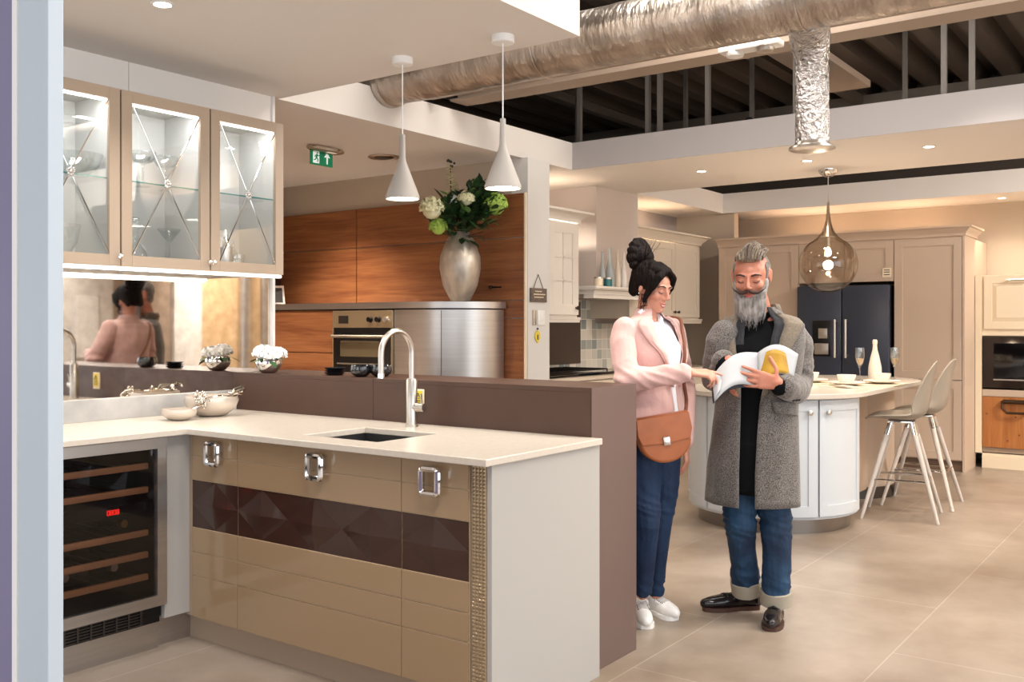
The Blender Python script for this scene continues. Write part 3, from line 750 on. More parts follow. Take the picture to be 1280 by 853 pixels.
M['frame'] = mat('champagne_oak_frame', '#b3a08c', .4)
cabs = [(1.93, 2.383, 'lit glass display cabinet next to the pale blue end panel'), (2.385, 2.845, 'lit glass display cabinet in the middle, with the decanter'), (2.847, 3.291, 'lit glass display cabinet at the right, with steel cocktail shaker')]
doors = []
for a, b, l in cabs: doors.append(display_cabinet(a, b, l))
for (t_, d_), kx in zip(doors, (2.372, 2.834, 2.858)):
    MB().lathe([(.0005, -.022), (.011, -.02), (.012, -.014), (.005, -.008), (.005, .0)], (kx, YF, 1.668), 16, 'y').build('crystal_knob', M['chrome'], d_)
o = MB().box(1.93, 3.291, YF+.02, YF+.045, ZB-.012, ZB).build('under_cabinet_light', M['led'], smooth=False); tag(o, 'long glowing light strip under the glass display cabinets', 'light strip')
area('under_cabinet_glow', (2.6, YF+.06, ZB-.02), (0, 0, 0), 1.3, .03, 5, (1, .95, .88))
for a, b, _ in cabs:
    area('display_cabinet_glow', ((a+b)/2, YF+.06, ZT-.04), (math.radians(14), 0, 0), b-a-.06, .02, 1.5, (.97, .98, 1))
# boards above the cabinets
bd = MB(); bd.box(-.6, 2.19, 4.185, 4.2, 2.40, ZC); bd.box(2.193, 2.63, 4.185, 4.2, 2.40, ZC); bd.box(2.633, 3.485, 4.185, 4.2, 2.40, ZC)
o = bd.build('wall_closure_board', M['board'], smooth=False); o['kind'] = 'structure'
struct('trim_corner', MB().box(3.485, 3.502, 4.17, 4.2, 2.40, ZC), M['white'])

# glassware
def glass(name, x, y, z, prof, label, cat, group=None, m='glassware', n=28):
    o = MB().lathe(prof, (x, y, z), n).build(name, M[m], org=(x, y, z), angle=60); return tag(o, label, cat, group)
S1, S0 = 2.015, ZB+.019
flute = [(.0005, .001), (.034, .001), (.033, .004), (.005, .009), (.004, .09), (.006, .10), (.02, .125), (.029, .17), (.032, .26), (.033, .28), (.0315, .28), (.0305, .26), (.0275, .17), (.017, .128), (.0005, .112)]
coupe = [(.0005, .001), (.034, .001), (.033, .004), (.005, .009), (.004, .10), (.012, .108), (.04, .118), (.055, .14), (.058, .165), (.0565, .165), (.053, .142), (.038, .122), (.0005, .112)]
marti = [(.0005, .001), (.036, .001), (.035, .004), (.005, .009), (.004, .11), (.055, .18), (.0535, .18), (.0005, .114)]
bowlp = [(.0005, .001), (.04, .001), (.05, .01), (.09, .05), (.105, .10), (.103, .10), (.087, .052), (.047, .014), (.0005, .008)]
tumbl = [(.0005, .001), (.03, .001), (.033, .004), (.036, .085), (.034, .085), (.031, .012), (.0005, .010)]
glass('champagne_flute', 2.165, 4.02, S1, flute, 'tall clear champagne flute on the shelf of the left display cabinet', 'glass')
glass('glass_bowl', 2.27, 4.0, S1, bowlp, 'wide clear glass bowl on the shelf of the left display cabinet', 'bowl')
glass('glass_bowl', 2.18, 4.02, S0, [(r, z*1.6) for r, z in bowlp], 'large clear glass bowl on the floor of the left display cabinet', 'bowl')
glass('coupe_glass', 2.47, 4.03, S1, coupe, 'coupe glass at the left of the middle cabinet shelf', 'glass')
glass('coupe_glass', 2.62, 4.05, S1, coupe, 'coupe glass at the centre of the middle cabinet shelf', 'glass')
glass('coupe_glass', 2.76, 4.08, S1, coupe, 'coupe glass at the right of the middle cabinet shelf', 'glass')
glass('coupe_glass', 2.965, 4.03, S1, coupe, 'single coupe glass on the shelf of the right display cabinet', 'glass')
dec = [(.0005, .001), (.06, .001), (.066, .01), (.066, .03), (.05, .07), (.022, .11), (.016, .13), (.016, .15), (.02, .155), (.016, .16), (.026, .18), (.03, .20), (.02, .225), (.0005, .23)]
glass('decanter', 2.575, 4.05, S0, dec, 'ship shaped clear decanter with round stopper in the middle cabinet', 'decanter')
glass('martini_glass', 2.725, 4.0, S0, marti, 'martini glass right of the decanter in the middle cabinet', 'glass')
glass('wine_glass', 2.475, 3.99, S0, flute, 'stemmed clear glass left of the decanter in the middle cabinet', 'glass')
o = MB().box(2.53, 2.62, 4.0, 4.10, S0+.0, S0+.001).build('x', M['glass']) if 0 else None
glass('glass_ashtray', 2.66, 3.97, S0, [(.0005, .001), (.045, .001), (.05, .02), (.047, .02), (.04, .008), (.0005, .006)], 'low clear glass dish in front of the decanter', 'dish')
t = thing('cocktail_shaker', 'brushed steel cocktail shaker in the right display cabinet', 'cocktail shaker', (3.035, 4.0, S0))
MB().lathe([(.0005, 0), (.032, 0), (.034, .004), (.042, .11), (.042, .115)], (3.035, 4.0, S0), 28).build('cup', M['steel'], t)
MB().lathe([(.042, .115), (.04, .125), (.024, .155), (.0235, .165)], (3.035, 4.0, S0), 28).build('shoulder', M['chrome'], t)
MB().lathe([(.0235, .165), (.022, .19), (.018, .20), (.0005, .203)], (3.035, 4.0, S0), 28).build('cap', M['steel'], t)
glass('tall_glass', 2.925, 4.03, S0, flute, 'stemmed clear glass left of the cocktail shaker', 'glass')
glass('tumbler', 3.135, 4.02, S0, tumbl, 'small clear tumbler right of the cocktail shaker', 'glass')
glass('spirit_bottle', 3.155, 4.09, S0, [(.0005, .001), (.028, .001), (.03, .005), (.03, .09), (.012, .12), (.011, .16), (.0005, .16)], 'small clear bottle behind the tumbler in right cabinet', 'bottle')

# ------------------------------------------------------------------ items on the worktop and the divider
t = thing('silver_rim_bowl', 'large pearl bowl with a sculpted silver flower branch on its rim', 'bowl', (2.93, 3.955, .93))
bp = [(.0005, 0), (.05, 0), (.075, .008), (.115, .04), (.128, .075), (.122, .10), (.118, .10), (.123, .075), (.108, .042), (.06, .014), (.0005, .010)]
MB().lathe(bp, (2.93, 3.955, .93), 36).build('bowl_body', M['ceramic_grey'], t, angle=60)
g = MB(); g.tube([(2.93+.12*cos(a), 3.955+.12*sin(a), 1.03+.004*sin(6*a)) for a in np.linspace(-2.9, .2, 26)], .005, 8)
rng = random.Random(8)
for k in range(26):
    a = rng.uniform(-2.9, -2.2); r = .12+rng.uniform(-.015, .012); g.ell((2.93+r*cos(a), 3.955+r*sin(a), 1.035+rng.uniform(-.035, .02)), rng.uniform(.006, .012), 8)
g.tube([(2.93+.12*cos(.0), 3.955, 1.03), (3.05, 3.93, 1.05), (3.08, 3.92, 1.062), (3.105, 3.925, 1.058), (3.10, 3.945, 1.045)], [.006, .012, .010, .007, .004], 8)
g.tube([(3.0, 3.87, 1.03), (3.03, 3.86, 1.05), (3.07, 3.88, 1.058)], [.004, .012, .004], 8)
g.tube([(2.96, 3.86, 1.03), (2.99, 3.84, 1.045), (3.03, 3.85, 1.035)], [.003, .010, .003], 8)
g.build('silver_branch', M['nickel'], t)
t = thing('small_pearl_bowl', 'small pearl bowl with a silver flower handle, in front of large bowl', 'bowl', (2.71, 3.90, .93))
MB().lathe([(r*.62, z*.52) for r, z in bp], (2.71, 3.90, .93), 32, sx=1.0, sy=1.05).build('bowl_body', M['ceramic_grey'], t, angle=60)
g = MB(); g.tube([(2.77, 3.88, .978), (2.80, 3.87, .992), (2.815, 3.87, 1.0)], [.004, .005, .006], 8)
for k in range(16): g.ell((2.815+rng.uniform(-.018, .018), 3.868+rng.uniform(-.015, .01), 1.01+rng.uniform(-.03, .028)), rng.uniform(.006, .011), 8)
g.build('silver_flower', M['nickel'], t)
# flower bowl on the divider
t = thing('flower_bowl', 'round silver bowl of white flowers standing on the brown divider', 'flower arrangement', (3.30, 3.98, 1.124))
MB().lathe([(.0005, 0), (.03, 0), (.045, .006), (.066, .035), (.07, .055), (.062, .078), (.058, .078), (.064, .055), (.04, .012), (.0005, .008)], (3.30, 3.98, 1.124), 36).build('silver_bowl', M['chrome'], t, angle=60)
def bloom(c, R, n, rng, m, parent, name, flat=.75, size=.022):
    g = MB()
    for k in range(n):
        z = rng.uniform(-.15, 1); a = rng.uniform(0, 2*PI); s = math.sqrt(max(0, 1-z*z)); d = Vector((s*cos(a), s*sin(a), z))
        p = Vector(c)+Vector((d.x*R, d.y*R, d.z*R*flat)); up = Vector((0, 0, 1))
        t1 = d.cross(up)
        if t1.length < .05: t1 = Vector((1, 0, 0))
        t1.normalize(); t2 = t1.cross(d); ang = rng.uniform(0, 6.28); u = t1*cos(ang)+t2*sin(ang); v = d.cross(u); sz = size*rng.uniform(.7, 1.2)
        q = [p-u*sz*.5, p-v*sz*.45+d*sz*.25, p+u*sz*.5+d*sz*.5, p+v*sz*.45+d*sz*.25]
        g.poly(q)
    return g.build(name, m, parent, smooth=False)
def leaf(g, a, d, L, wd, up=(0, 0, 1)):
    a = Vector(a); d = Vector(d).normalized(); s = d.cross(Vector(up)).normalized(); n_ = s.cross(d)
    pts = [a+d*L*t_+n_*(-.25*L*t_*t_) for t_ in (0, .35, .7, 1)]; ws = (0.1, 1, .8, 0.02)
    for i in range(3):
        g.poly([pts[i]-s*wd*ws[i], pts[i]+s*wd*ws[i], pts[i+1]+s*wd*ws[i+1], pts[i+1]-s*wd*ws[i+1]])
for k, cc in enumerate(((3.272, 3.995, 1.218), (3.335, 3.955, 1.216), (3.30, 4.02, 1.225), (3.28, 3.95, 1.212))):
    bloom(cc, .042, 150, random.Random(20+k), M['petal_white'], t, 'white_bloom', .8, .026)
g = MB(); leaf(g, (3.27, 3.93, 1.19), (-.2, -.9, -.3), .07, .018); leaf(g, (3.30, 3.925, 1.2), (.3, -.9, .1), .06, .018); leaf(g, (3.25, 3.96, 1.2), (-.9, .1, -.1), .06, .015); leaf(g, (3.34, 4.02, 1.2), (.6, .7, -.2), .07, .02); leaf(g, (3.29, 4.03, 1.2), (-.3, .9, -.1), .07, .02)
g.build('leaves', M['leaf'], t, smooth=False)
# black bowls on the divider
def small_bowl(x, y, label, m, r=.052, h=.058):
    o = MB().lathe([(.0005, 0), (r*.5, 0), (r*.85, h*.25), (r, h*.55), (r*.86, h), (r*.80, h), (r*.92, h*.55), (r*.5, h*.1), (.0005, h*.08)], (x, y, 1.124), 28).build('black_bowl', m, angle=60); return tag(o, label, 'bowl', 'glossy black bowls on the divider')
bk = mat('glossy_black_glaze', '#15171a', .06, coat=1)
small_bowl(3.30, 3.31, 'glossy black bowl on the divider, the one nearer the flowers', bk)
small_bowl(3.36, 3.235, 'glossy black bowl on the divider, the one nearer the tap', bk, .056)
for k in range(3):
    o = MB().lathe([(.0005, 0), (.035, 0), (.05, .012), (.052, .013), (.05, .010), (.0005, .004)], (3.34, 3.53, 1.124+.012*k), 28).build('black_saucer', mat('matt_black_glaze', '#1a1c22', .3) if k == 0 else bpy.data.materials['matt_black_glaze'], angle=60)
    tag(o, 'small black saucer, %s of the stack of three on the divider' % ('bottom', 'middle', 'top')[k], 'saucer', 'stacked black saucers')

# ------------------------------------------------------------------ white cone pendants
def cone_pendant(x, y, label):
    t = thing('cone_pendant_lamp', label, 'pendant lamp', (x, y, 1.955), 'white cone pendant lamps')
    MB().lathe([(.0005, 0), (.05, 0), (.05, -.03), (.046, -.033), (.0005, -.033)], (x, y, ZC), 28).build('ceiling_rose', M['white_plastic'], t)
    MB().tube([(x, y, ZC-.03), (x, y, 2.24)], .003, 8).build('cord', M['white_plastic'], t)
    MB().lathe([(.0005, 2.265), (.0125, 2.265), (.0145, 2.155), (.019, 2.135), (.08, 1.975), (.080, 1.962), (.076, 1.962), (.074, 1.975), (.012, 2.15), (.0005, 2.15)], (x, y, 0), 40).build('shade', M['shade'], t, angle=50)
    MB().lathe([(.0005, 1.968), (.073, 1.968), (.073, 1.972), (.0005, 1.972)], (x, y, 0), 32).build('diffuser', M['lamp'], t)
    spot('pendant_beam', (x, y, 1.955), 14, SOFT, 120, .8)
cone_pendant(3.35, 3.087, 'white cone pendant lamp nearer the green exit sign')
cone_pendant(3.35, 2.50, 'white cone pendant lamp in front of the flower vase')

# ------------------------------------------------------------------ built-in oven bar with the curved steel end
t = thing('oven_bar_unit', 'bar-height unit with wood front and curved brushed steel end', 'bar unit', (5.6, 5.5, 0))
MB().box(5.302, 5.85, 5.617, 6.9, 0, .82).box(5.30, 5.85, 5.617, 6.9, .826, 1.15).box(5.30, 5.85, 5.617, 6.9, 1.156, 1.49).build('wood_front', M['teak'], t, smooth=False)
def arc_poly(r, x_in=5.835, off=0.0, n=20, y_end=6.9):
    p = [(x_in, 4.9-r)] ; p += [(5.86-r*sin(a), 4.9-r*cos(a)) for a in np.linspace(.08, PI/2, n)]
    p += [(5.86-r, y_end), (x_in, y_end)]; return p
def side(mb, pts, z0, z1):
    mb.prism([(x, y, z0) for x, y in pts], (0, 0, z1-z0))
b = MB(); side(b, arc_poly(.555, y_end=4.972), 0, 1.487); b.build('curved_steel_door', M['steel'], t, angle=30)
b = MB(); b.tube([(5.86-.556*sin(.98), 4.9-.556*cos(.98), .05), (5.86-.556*sin(.98), 4.9-.556*cos(.98), 1.48)], .0025, 6); b.build('door_joint', M['black'], t)
b = MB(); side(b, arc_poly(.575), 1.497, 1.545); b.build('steel_worktop', M['steel'], t, angle=30)
MB().box(5.35, 5.85, 4.7, 6.9, 1.487, 1.497).build('shadow_gap', M['black'], t, smooth=False)
# oven
t = thing('built_in_oven', 'built-in steel oven with three knobs and a glass door', 'oven', (5.3, 5.3, .6))
y0, y1 = 4.976, 5.614
MB().box(5.305, 5.84, y0, y1, .86, 1.486).build('housing', M['steel_dark'], t, smooth=False)
MB().box(5.288, 5.305, y0, y1, 1.352, 1.484, .002).build('control_panel', mat('warm_steel', '#b7a487', .35, .8), t, smooth=False)
for k, yy in enumerate((5.20, 5.115, 5.03)):
    MB().lathe([(.0005, -.028), (.019, -.028), (.022, -.004), (.024, 0)], (5.288, yy, 1.415), 20, 'x').build('knob', M['black'] if k < 2 else M['chrome'], t)
MB().box(5.285, 5.288, 5.44, 5.545, 1.385, 1.445).build('clock_display', M['steel_dark'], t, smooth=False)
MB().box(5.292, 5.305, y0+.01, y1-.01, 1.312, 1.35).build('vent_slot', M['black'], t, smooth=False)
d_ = MB().box(5.286, 5.305, y0+.01, y1-.01, .90, 1.31, .002).build('oven_door', M['blackglass'], t, smooth=False)
MB().box(5.284, 5.286, y0+.13, y1-.09, 1.13, 1.25).build('window', mat('oven_window', '#8c8168', .15, .7), d_, smooth=False)
MB().tube([(5.25, y0+.03, 1.285), (5.25, y1-.03, 1.285)], .012, 12).tube([(5.25, y0+.06, 1.285), (5.29, y0+.06, 1.285)], .007, 8).tube([(5.25, y1-.06, 1.285), (5.29, y1-.06, 1.285)], .007, 8).build('door_handle', M['nickel_satin'], d_)
MB().tube([(5.262, y0+.08, 1.075), (5.262, y1-.08, 1.075)], .006, 8).build('rack_rail', M['nickel_satin'], d_)
MB().tube([(5.25, y0+.03, .985), (5.25, y1+.01, .985)], .012, 10).build('lower_handle', M['nickel_satin'], t)
for ya_ in (y0, y1-.012): MB().box(5.286, 5.306, ya_, ya_+.012, .86, 1.35).build('side_frame', bpy.data.materials['warm_steel'], t, smooth=False)
# things on the bar
t = thing('flower_vase', 'tall silver-leaf vase of white and green flowers on the steel bar end', 'vase', (5.58, 4.56, 1.545))
VX, VY, VZ = 5.58, 4.56, 1.545
MB().lathe([(.0005, 0), (.06, 0), (.075, .01), (.13, .12), (.155, .25), (.150, .34), (.11, .45), (.075, .50), (.07, .52), (.066, .52), (.07, .50), (.0005, .46)], (VX, VY, VZ), 40).build('vase_body', M['silverleaf'], t, angle=60)
def vp(px, py, dd=0):
    return local_pt(px, py, 7.08+dd)
rng = random.Random(5)
stems = MB()
heads = [(540, 262, 'petal_cream', .085, 'hydrangea'), (548, 285, 'petal_green', .06, 'hydrangea'), (571, 252, 'petal_white', .055, 'hydrangea'), (583, 250, 'petal_cream', .055, 'hydrangea'), (619, 257, 'petal_green', .085, 'hydrangea'), (600, 246, 'leaf_light', .05, 'hydrangea')]
for i, (px, py, mm, R, nm) in enumerate(heads):
    c_ = vp(px, py, -.08+.05*(i % 3)); bloom(c_, R, 420, random.Random(40+i), M[mm], t, 'flower_head', 1.0, .024)
    MB().ell(c_, R*.85, 10).build('flower_core', M[mm], t)
    stems.tube([(VX, VY, VZ+.48), (Vector((VX, VY, VZ+.6))+c_)/2, c_], .004, 6)
sp = MB()
for k in range(90):
    f = k/90; c_ = vp(563+3*sin(f*5), 250-45*f); a = rng.uniform(0, 6.28); r = .055*(1-f*.7)
    d = Vector((cos(a), sin(a), .5)); leaf(sp, c_, d, r*1.3, .016)
sp.build('delphinium_spike', M['petal_cream'], t, smooth=False)
bd = MB()
for k in range(7): bd.ell(vp(563+rng.uniform(-4, 5), 203+rng.uniform(-3, 5)), .010, 8)
bd.build('flower_buds', M['leaf_dark'], t)
stems.tube([(VX, VY, VZ+.48), vp(564, 262), vp(563, 206)], .005, 6)
for px, py in ((590, 285), (552, 292), (604, 290), (578, 270)): stems.tube([(VX, VY, VZ+.48), vp(px, py)], .004, 6)
stems.build('stems', M['twig'], t)
for nm, mm, cnt in (('dark_foliage', 'leaf_dark', 170), ('green_foliage', 'leaf', 200), ('light_foliage', 'leaf_light', 45)):
    g = MB()
    for k in range(cnt):
        px = rng.gauss(582, 24); py = 270+rng.gauss(0, 13)+abs(px-580)*-.1; px = min(max(px, 538), 618)
        if k % 3 == 0: px, py = rng.gauss(602, 10), rng.gauss(250, 12)
        c_ = vp(px, py, rng.uniform(-.12, .12)); d = (c_-Vector((VX, VY, VZ+.45))).normalized()+Vector((rng.uniform(-.6, .6), rng.uniform(-.6, .6), rng.uniform(-.6, .3)))
        leaf(g, c_-d*.05, d, rng.uniform(.07, .13), rng.uniform(.018, .03))
    g.build(nm, M[mm], t, smooth=False)
t = thing('silver_picture_frame', 'small silver photo frame standing on the bar counter', 'photo frame', (5.5, 6.52, 1.545))
fm = rotz(.6)@Matrix.Rotation(-.28, 3, 'Y')
MB().rbox((5.5, 6.52, 1.63), (.012, .13, .17), fm, .003).build('frame', M['chrome'], t)
MB().rbox(Vector((5.5, 6.52, 1.63))+fm@Vector((-.0075, 0, 0)), (.002, .095, .13), fm).build('photo', M['blackglass'], t, smooth=False)
MB().rbox((5.56, 6.56, 1.615), (.006, .04, .15), rotz(.6)@Matrix.Rotation(.35, 3, 'Y')).build('strut', M['black'], t, smooth=False)
o = MB().lathe([(.0005, 0), (.06, 0), (.075, .02), (.085, .12), (.075, .22), (.05, .25), (.0005, .25)], (5.45, 6.72, 1.545), 32).build('steel_canister', M['chrome']); tag(o, 'polished steel canister on the bar behind the cabinet end', 'canister')
o = MB().box(5.845, 5.86, 4.38, 4.50, 1.655, 1.667, .003).ell((5.845, 4.48, 1.661), .014, 10).build('wall_hook', M['black']); tag(o, 'small black hook fixed to the teak panelling beside the column', 'hook')
# things on the column
t = thing('hanging_wood_plaque', 'small brown wooden plaque hanging by a string on the white column', 'plaque', (5.95, 4.14, 1.6))
P_ = lambda px, py: Vector((px, 0, py))
a0 = 5.893; a1 = 6.10
MB().box(a0, a1, 4.132, 4.147, 1.545, 1.65, .002).build('board', mat('weathered_board', '#75655a', .7, var='#5f5148', vs=(30, 30, 60)), t, smooth=False)
MB().tube([(a0+.04, 4.14, 1.648), ((a0+a1)/2, 4.142, 1.755), (a1-.04, 4.14, 1.648)], .003, 6).build('string', M['twig'], t)
g = MB()
for k, (z, x0_, x1_) in enumerate(((1.622, .05, .14), (1.60, .03, .18), (1.578, .04, .165))):
    x = a0+x0_
    while x < a0+x1_:
        wl = random.Random(int(x*1e4)).uniform(.008, .016); g.box(x, x+wl, 4.1305, 4.132, z, z+.008); x += wl+.006
g.build('faint_lettering', M['cream'], t, smooth=False)
t = thing('light_switch', 'white light switch plate on the white column', 'light switch', (6.04, 4.14, 1.4))
MB().box(5.99, 6.085, 4.138, 4.149, 1.37, 1.485, .004).build('plate', M['white_plastic'], t)
MB().box(6.02, 6.055, 4.130, 4.139, 1.40, 1.455, .003).build('rocker', M['white_plastic'], t)
o = MB().box(5.93, 5.965, 4.138, 4.149, 1.37, 1.485, .003).build('grey_sensor', M['nickel_satin']); tag(o, 'narrow grey sensor left of the light switch', 'sensor')
t = thing('yellow_tag', 'yellow diamond tag hanging under the light switch', 'tag', (5.99, 4.14, 1.27))
MB().prism([(5.955, 4.142, 1.275), (5.99, 4.142, 1.235), (6.025, 4.142, 1.275), (6.02, 4.142, 1.31), (5.99, 4.142, 1.335), (5.96, 4.142, 1.31)], (0, .004, 0)).build('card', M['yellow'], t, smooth=False)
MB().box(5.985, 5.995, 4.139, 4.142, 1.262, 1.30).build('print', M['ink'], t, smooth=False)
MB().ell((5.99, 4.142, 1.345), .008, 8).build('peg', M['black'], t)

# ------------------------------------------------------------------ shaker kitchen at the back
def shaker_front(mb_fr, plane, a0, a1, z0, z1, d, out, st=.07, arch=False):
    """frame of a shaker door; plane 'x' (front faces -X at X=d) or 'y' (front faces -Y at Y=d)"""
    def bx(p0, p1, q0, q1, t0, t1, bev=.001):
        if plane == 'x': mb_fr.box(d-t1, d-t0, p0, p1, q0, q1, bev)
        else: mb_fr.box(p0, p1, d-t1, d-t0, q0, q1, bev)
    bx(a0, a1, z0, z1, -.012, 0, 0)
    for (p0, p1, q0, q1) in ((a0, a0+st, z0, z1), (a1-st, a1, z0, z1), (a0+st, a1-st, z0, z0+st), (a0+st, a1-st, z1-st, z1)): bx(p0, p1, q0, q1, 0, .009)
def knob(x, y, z, axis, parent, m='nickel_satin', r=.016):
    MB().lathe([(.0005, -.028), (r*.8, -.027), (r, -.02), (r*.5, -.010), (r*.45, 0)], (x, y, z), 16, axis).build('knob', M[m], parent)
def crown(mb, path, z0, h=.085, out=.06):
    """moulding swept along a 2-D path; profile grows outwards to the left of travel"""
    prof = [(0, 0), (.012, 0), (.012, .015), (.02, .03), (out*.75, h*.75), (out, h*.8), (out, h), (0, h)]
    n = len(path); rs = []
    for i, p in enumerate(path):
        p = Vector(p); dirs = []
        if i > 0: dirs.append((p-Vector(path[i-1])).normalized())
        if i < n-1: dirs.append((Vector(path[i+1])-p).normalized())
        nn = [Vector((d.y, -d.x)) for d in dirs]
        m_ = sum(nn, Vector((0, 0)));
        m_ = m_/(m_.length**2)*len(nn) if len(nn) == 2 else m_
        if len(nn) == 2: m_ = (nn[0]+nn[1])/(1+nn[0].dot(nn[1]))
        rs.append([(p.x+m_.x*o_, p.y+m_.y*o_, z0+z_) for o_, z_ in prof])
    mb.rings(rs)
# glazed wall cabinet beside the column
t = thing('glazed_wall_cabinet', 'white wall cabinet with small-paned glass door beside the column', 'wall cabinet', (6.85, 4.75, 1.40))
x0, x1, yf = 6.2, 7.06, 4.45
MB().box(x0, x1, yf+.02, 5.08, 1.44, 2.25).build('carcass', M['shaker_white'], t, smooth=False)
f = MB(); st = .09; a0, a1 = 6.60, 7.055; z0, z1 = 1.46, 2.24
for (p0, p1, q0, q1) in ((x0, a0-.003, z0, z1), (a0, a0+st, z0, z1), (a1-st, a1, z0, z1), (a0+st, a1-st, z0, z0+st), (a0+st, a1-st, z1-st, z1)): f.box(p0, p1, yf, yf+.02, q0, q1, .001)
d_ = f.build('door', M['shaker_white'], t, smooth=False)
MB().box(a0+st, a1-st, yf+.010, yf+.014, z0+st, z1-st).build('glass', mat('lit_pane', '#e9e4dd', .08, coat=.5), d_, smooth=False)
g = MB(); mx_ = (a0+a1)/2; g.box(mx_-.009, mx_+.009, yf+.001, yf+.012, z0+st, z1-st)
for k in (1, 2): zz = z0+st+(z1-z0-2*st)*k/3; g.box(a0+st, a1-st, yf+.001, yf+.012, zz-.008, zz+.008)
g.build('glazing_bars', M['shaker_white'], d_, smooth=False)
knob(7.01, yf, 1.52, 'y', d_, 'steel_dark', .018)
g = MB(); crown(g, [(x0, yf), (x1, yf), (x1, 5.07)], 2.25, .09, .10); g.build('crown_moulding', M['shaker_white'], t, angle=30)
g = MB(); crown(g, [(x0, yf+.01), (x1, yf+.01), (x1, 5.07)], 1.395, .045, .018); g.build('light_rail', M['shaker_white'], t, angle=30)
# mantel shelf
t = thing('mantel_shelf', 'white moulded mantel shelf on the chimney breast', 'shelf', (7.7, 4.5, 1.6))
g = MB(); g.box(7.17, 8.32, 4.34, 4.99, 1.695, 1.715, .003); g.build('shelf_board', M['shaker_white'], t, smooth=False)
g = MB(); g.box(7.22, 8.28, 4.40, 4.5, 1.61, 1.695); crown(g, [(7.22, 5.0), (7.22, 4.40), (8.28, 4.40), (8.28, 5.0)], 1.645, .05, .045); g.build('moulding', M['shaker_white'], t, angle=30)
# things on the mantel
bot = [(.0005, 0), (.035, 0), (.043, .02), (.046, .06), (.042, .12), (.02, .22), (.014, .30), (.014, .33), (.0005, .33)]
for x, m_, s, l in ((7.42, 'vase_grey', .95, 'tall thin brown-grey bottle vase at the left of the mantel row'), (7.55, 'vase_grey', 1.08, 'blue-grey bottle vase second in the mantel row'), (7.69, 'shaker', 1.05, 'slim cream bottle vase third in the mantel row'), (7.80, 'shaker_white', 1.0, 'slim white bottle vase nearest the woman on the mantel')):
    o = MB().lathe([(r*(.7 if 'thin' in l or 'slim' in l else 1), z*s) for r, z in bot], (x, 4.43, 1.715), 24).build('bottle_vase', M[m_], angle=60); tag(o, l, 'vase', 'bottle vases on the mantel')
for x, m_, l in ((7.27, 'cream', 'small cream glass jar candle at the left end of the mantel'), (7.43, 'teal', 'small teal glass candle on the mantel in front of vases')):
    t = thing('jar_candle', l, 'candle', (x, 4.38, 1.715), 'jar candles on the mantel')
    MB().lathe([(.0005, 0), (.035, 0), (.038, .004), (.038, .065), (.0005, .065)], (x, 4.38, 1.715), 20).build('glass_jar', M[m_], t)
    MB().lathe([(.0005, .065), (.039, .065), (.039, .078), (.0005, .078)], (x, 4.38, 1.715), 20).build('lid', M['nickel_satin'], t)
# splashback and hob
tile = grid_mat('mosaic_tile', '#e6dfd3', '#f0ebe2', .1, .1, 0, .003, .25, 'xz', c2='#83908f')
nt = tile.node_tree
struct_t = MB().box(6.2, 8.32, 5.05, 5.078, .93, 1.62).box(8.32, 9.9, 5.05, 5.078, .93, 1.39).build('tile_splashback', tile, smooth=False)
tag(struct_t, 'checked grey and white tile splashback behind the hob', 'splashback')
o = MB().box(7.47, 8.02, 5.035, 5.049, 1.0, 1.60, .001).build('bronze_hob_panel', M['tile_dark'], smooth=False); tag(o, 'plain bronze panel on the tiles above the hob', 'splashback panel')
t = thing('kitchen_base_units', 'run of cream base units with hob under the mantel shelf', 'kitchen cabinet', (8.2, 4.75, 0))
MB().box(6.2, 10.17, 4.47, 5.05, .12, .89).build('carcass', M['shaker'], t, smooth=False)
MB().box(6.2, 10.17, 4.44, 5.055, .89, .93, .003).build('counter_slab', M['shaker'], t, smooth=False)
x = 6.25
while x < 9.8:
    g = MB(); shaker_front(g, 'y', x+.003, x+.597, .13, .88, 4.458, 0); dd = g.build('door', M['shaker'], t, smooth=False); x += .6
MB().box(6.2, 10.17, 4.53, 4.55, 0, .12).build('plinth', M['shaker'], t, smooth=False)
t = thing('black_hob', 'black hob top with pan supports below the tiles', 'hob', (7.2, 4.75, .93))
MB().box(6.5, 7.75, 4.43, 5.02, .931, .955, .004).build('hob_plate', M['blackglass'], t)
g = MB()
for k in range(7): g.tube([(6.6+k*.17, 4.5, .975), (6.6+k*.17, 4.98, .975)], .007, 6)
g.tube([(6.6, 4.5, .975), (7.62, 4.5, .975)], .007, 6).tube([(6.6, 4.98, .975), (7.62, 4.98, .975)], .007, 6)
for xx in (6.6, 7.62):
    for yy in (4.5, 4.98): g.tube([(xx, yy, .953), (xx, yy, .975)], .007, 6)
g.build('pan_supports', M['black'], t)
o = MB().box(9.15, 9.32, 4.55, 4.75, .93, 1.06, .015).build('brown_bread_bin', mat('brown_enamel', '#6b5a48', .4)); tag(o, 'small brown box on the back counter between the two people', 'bread bin')
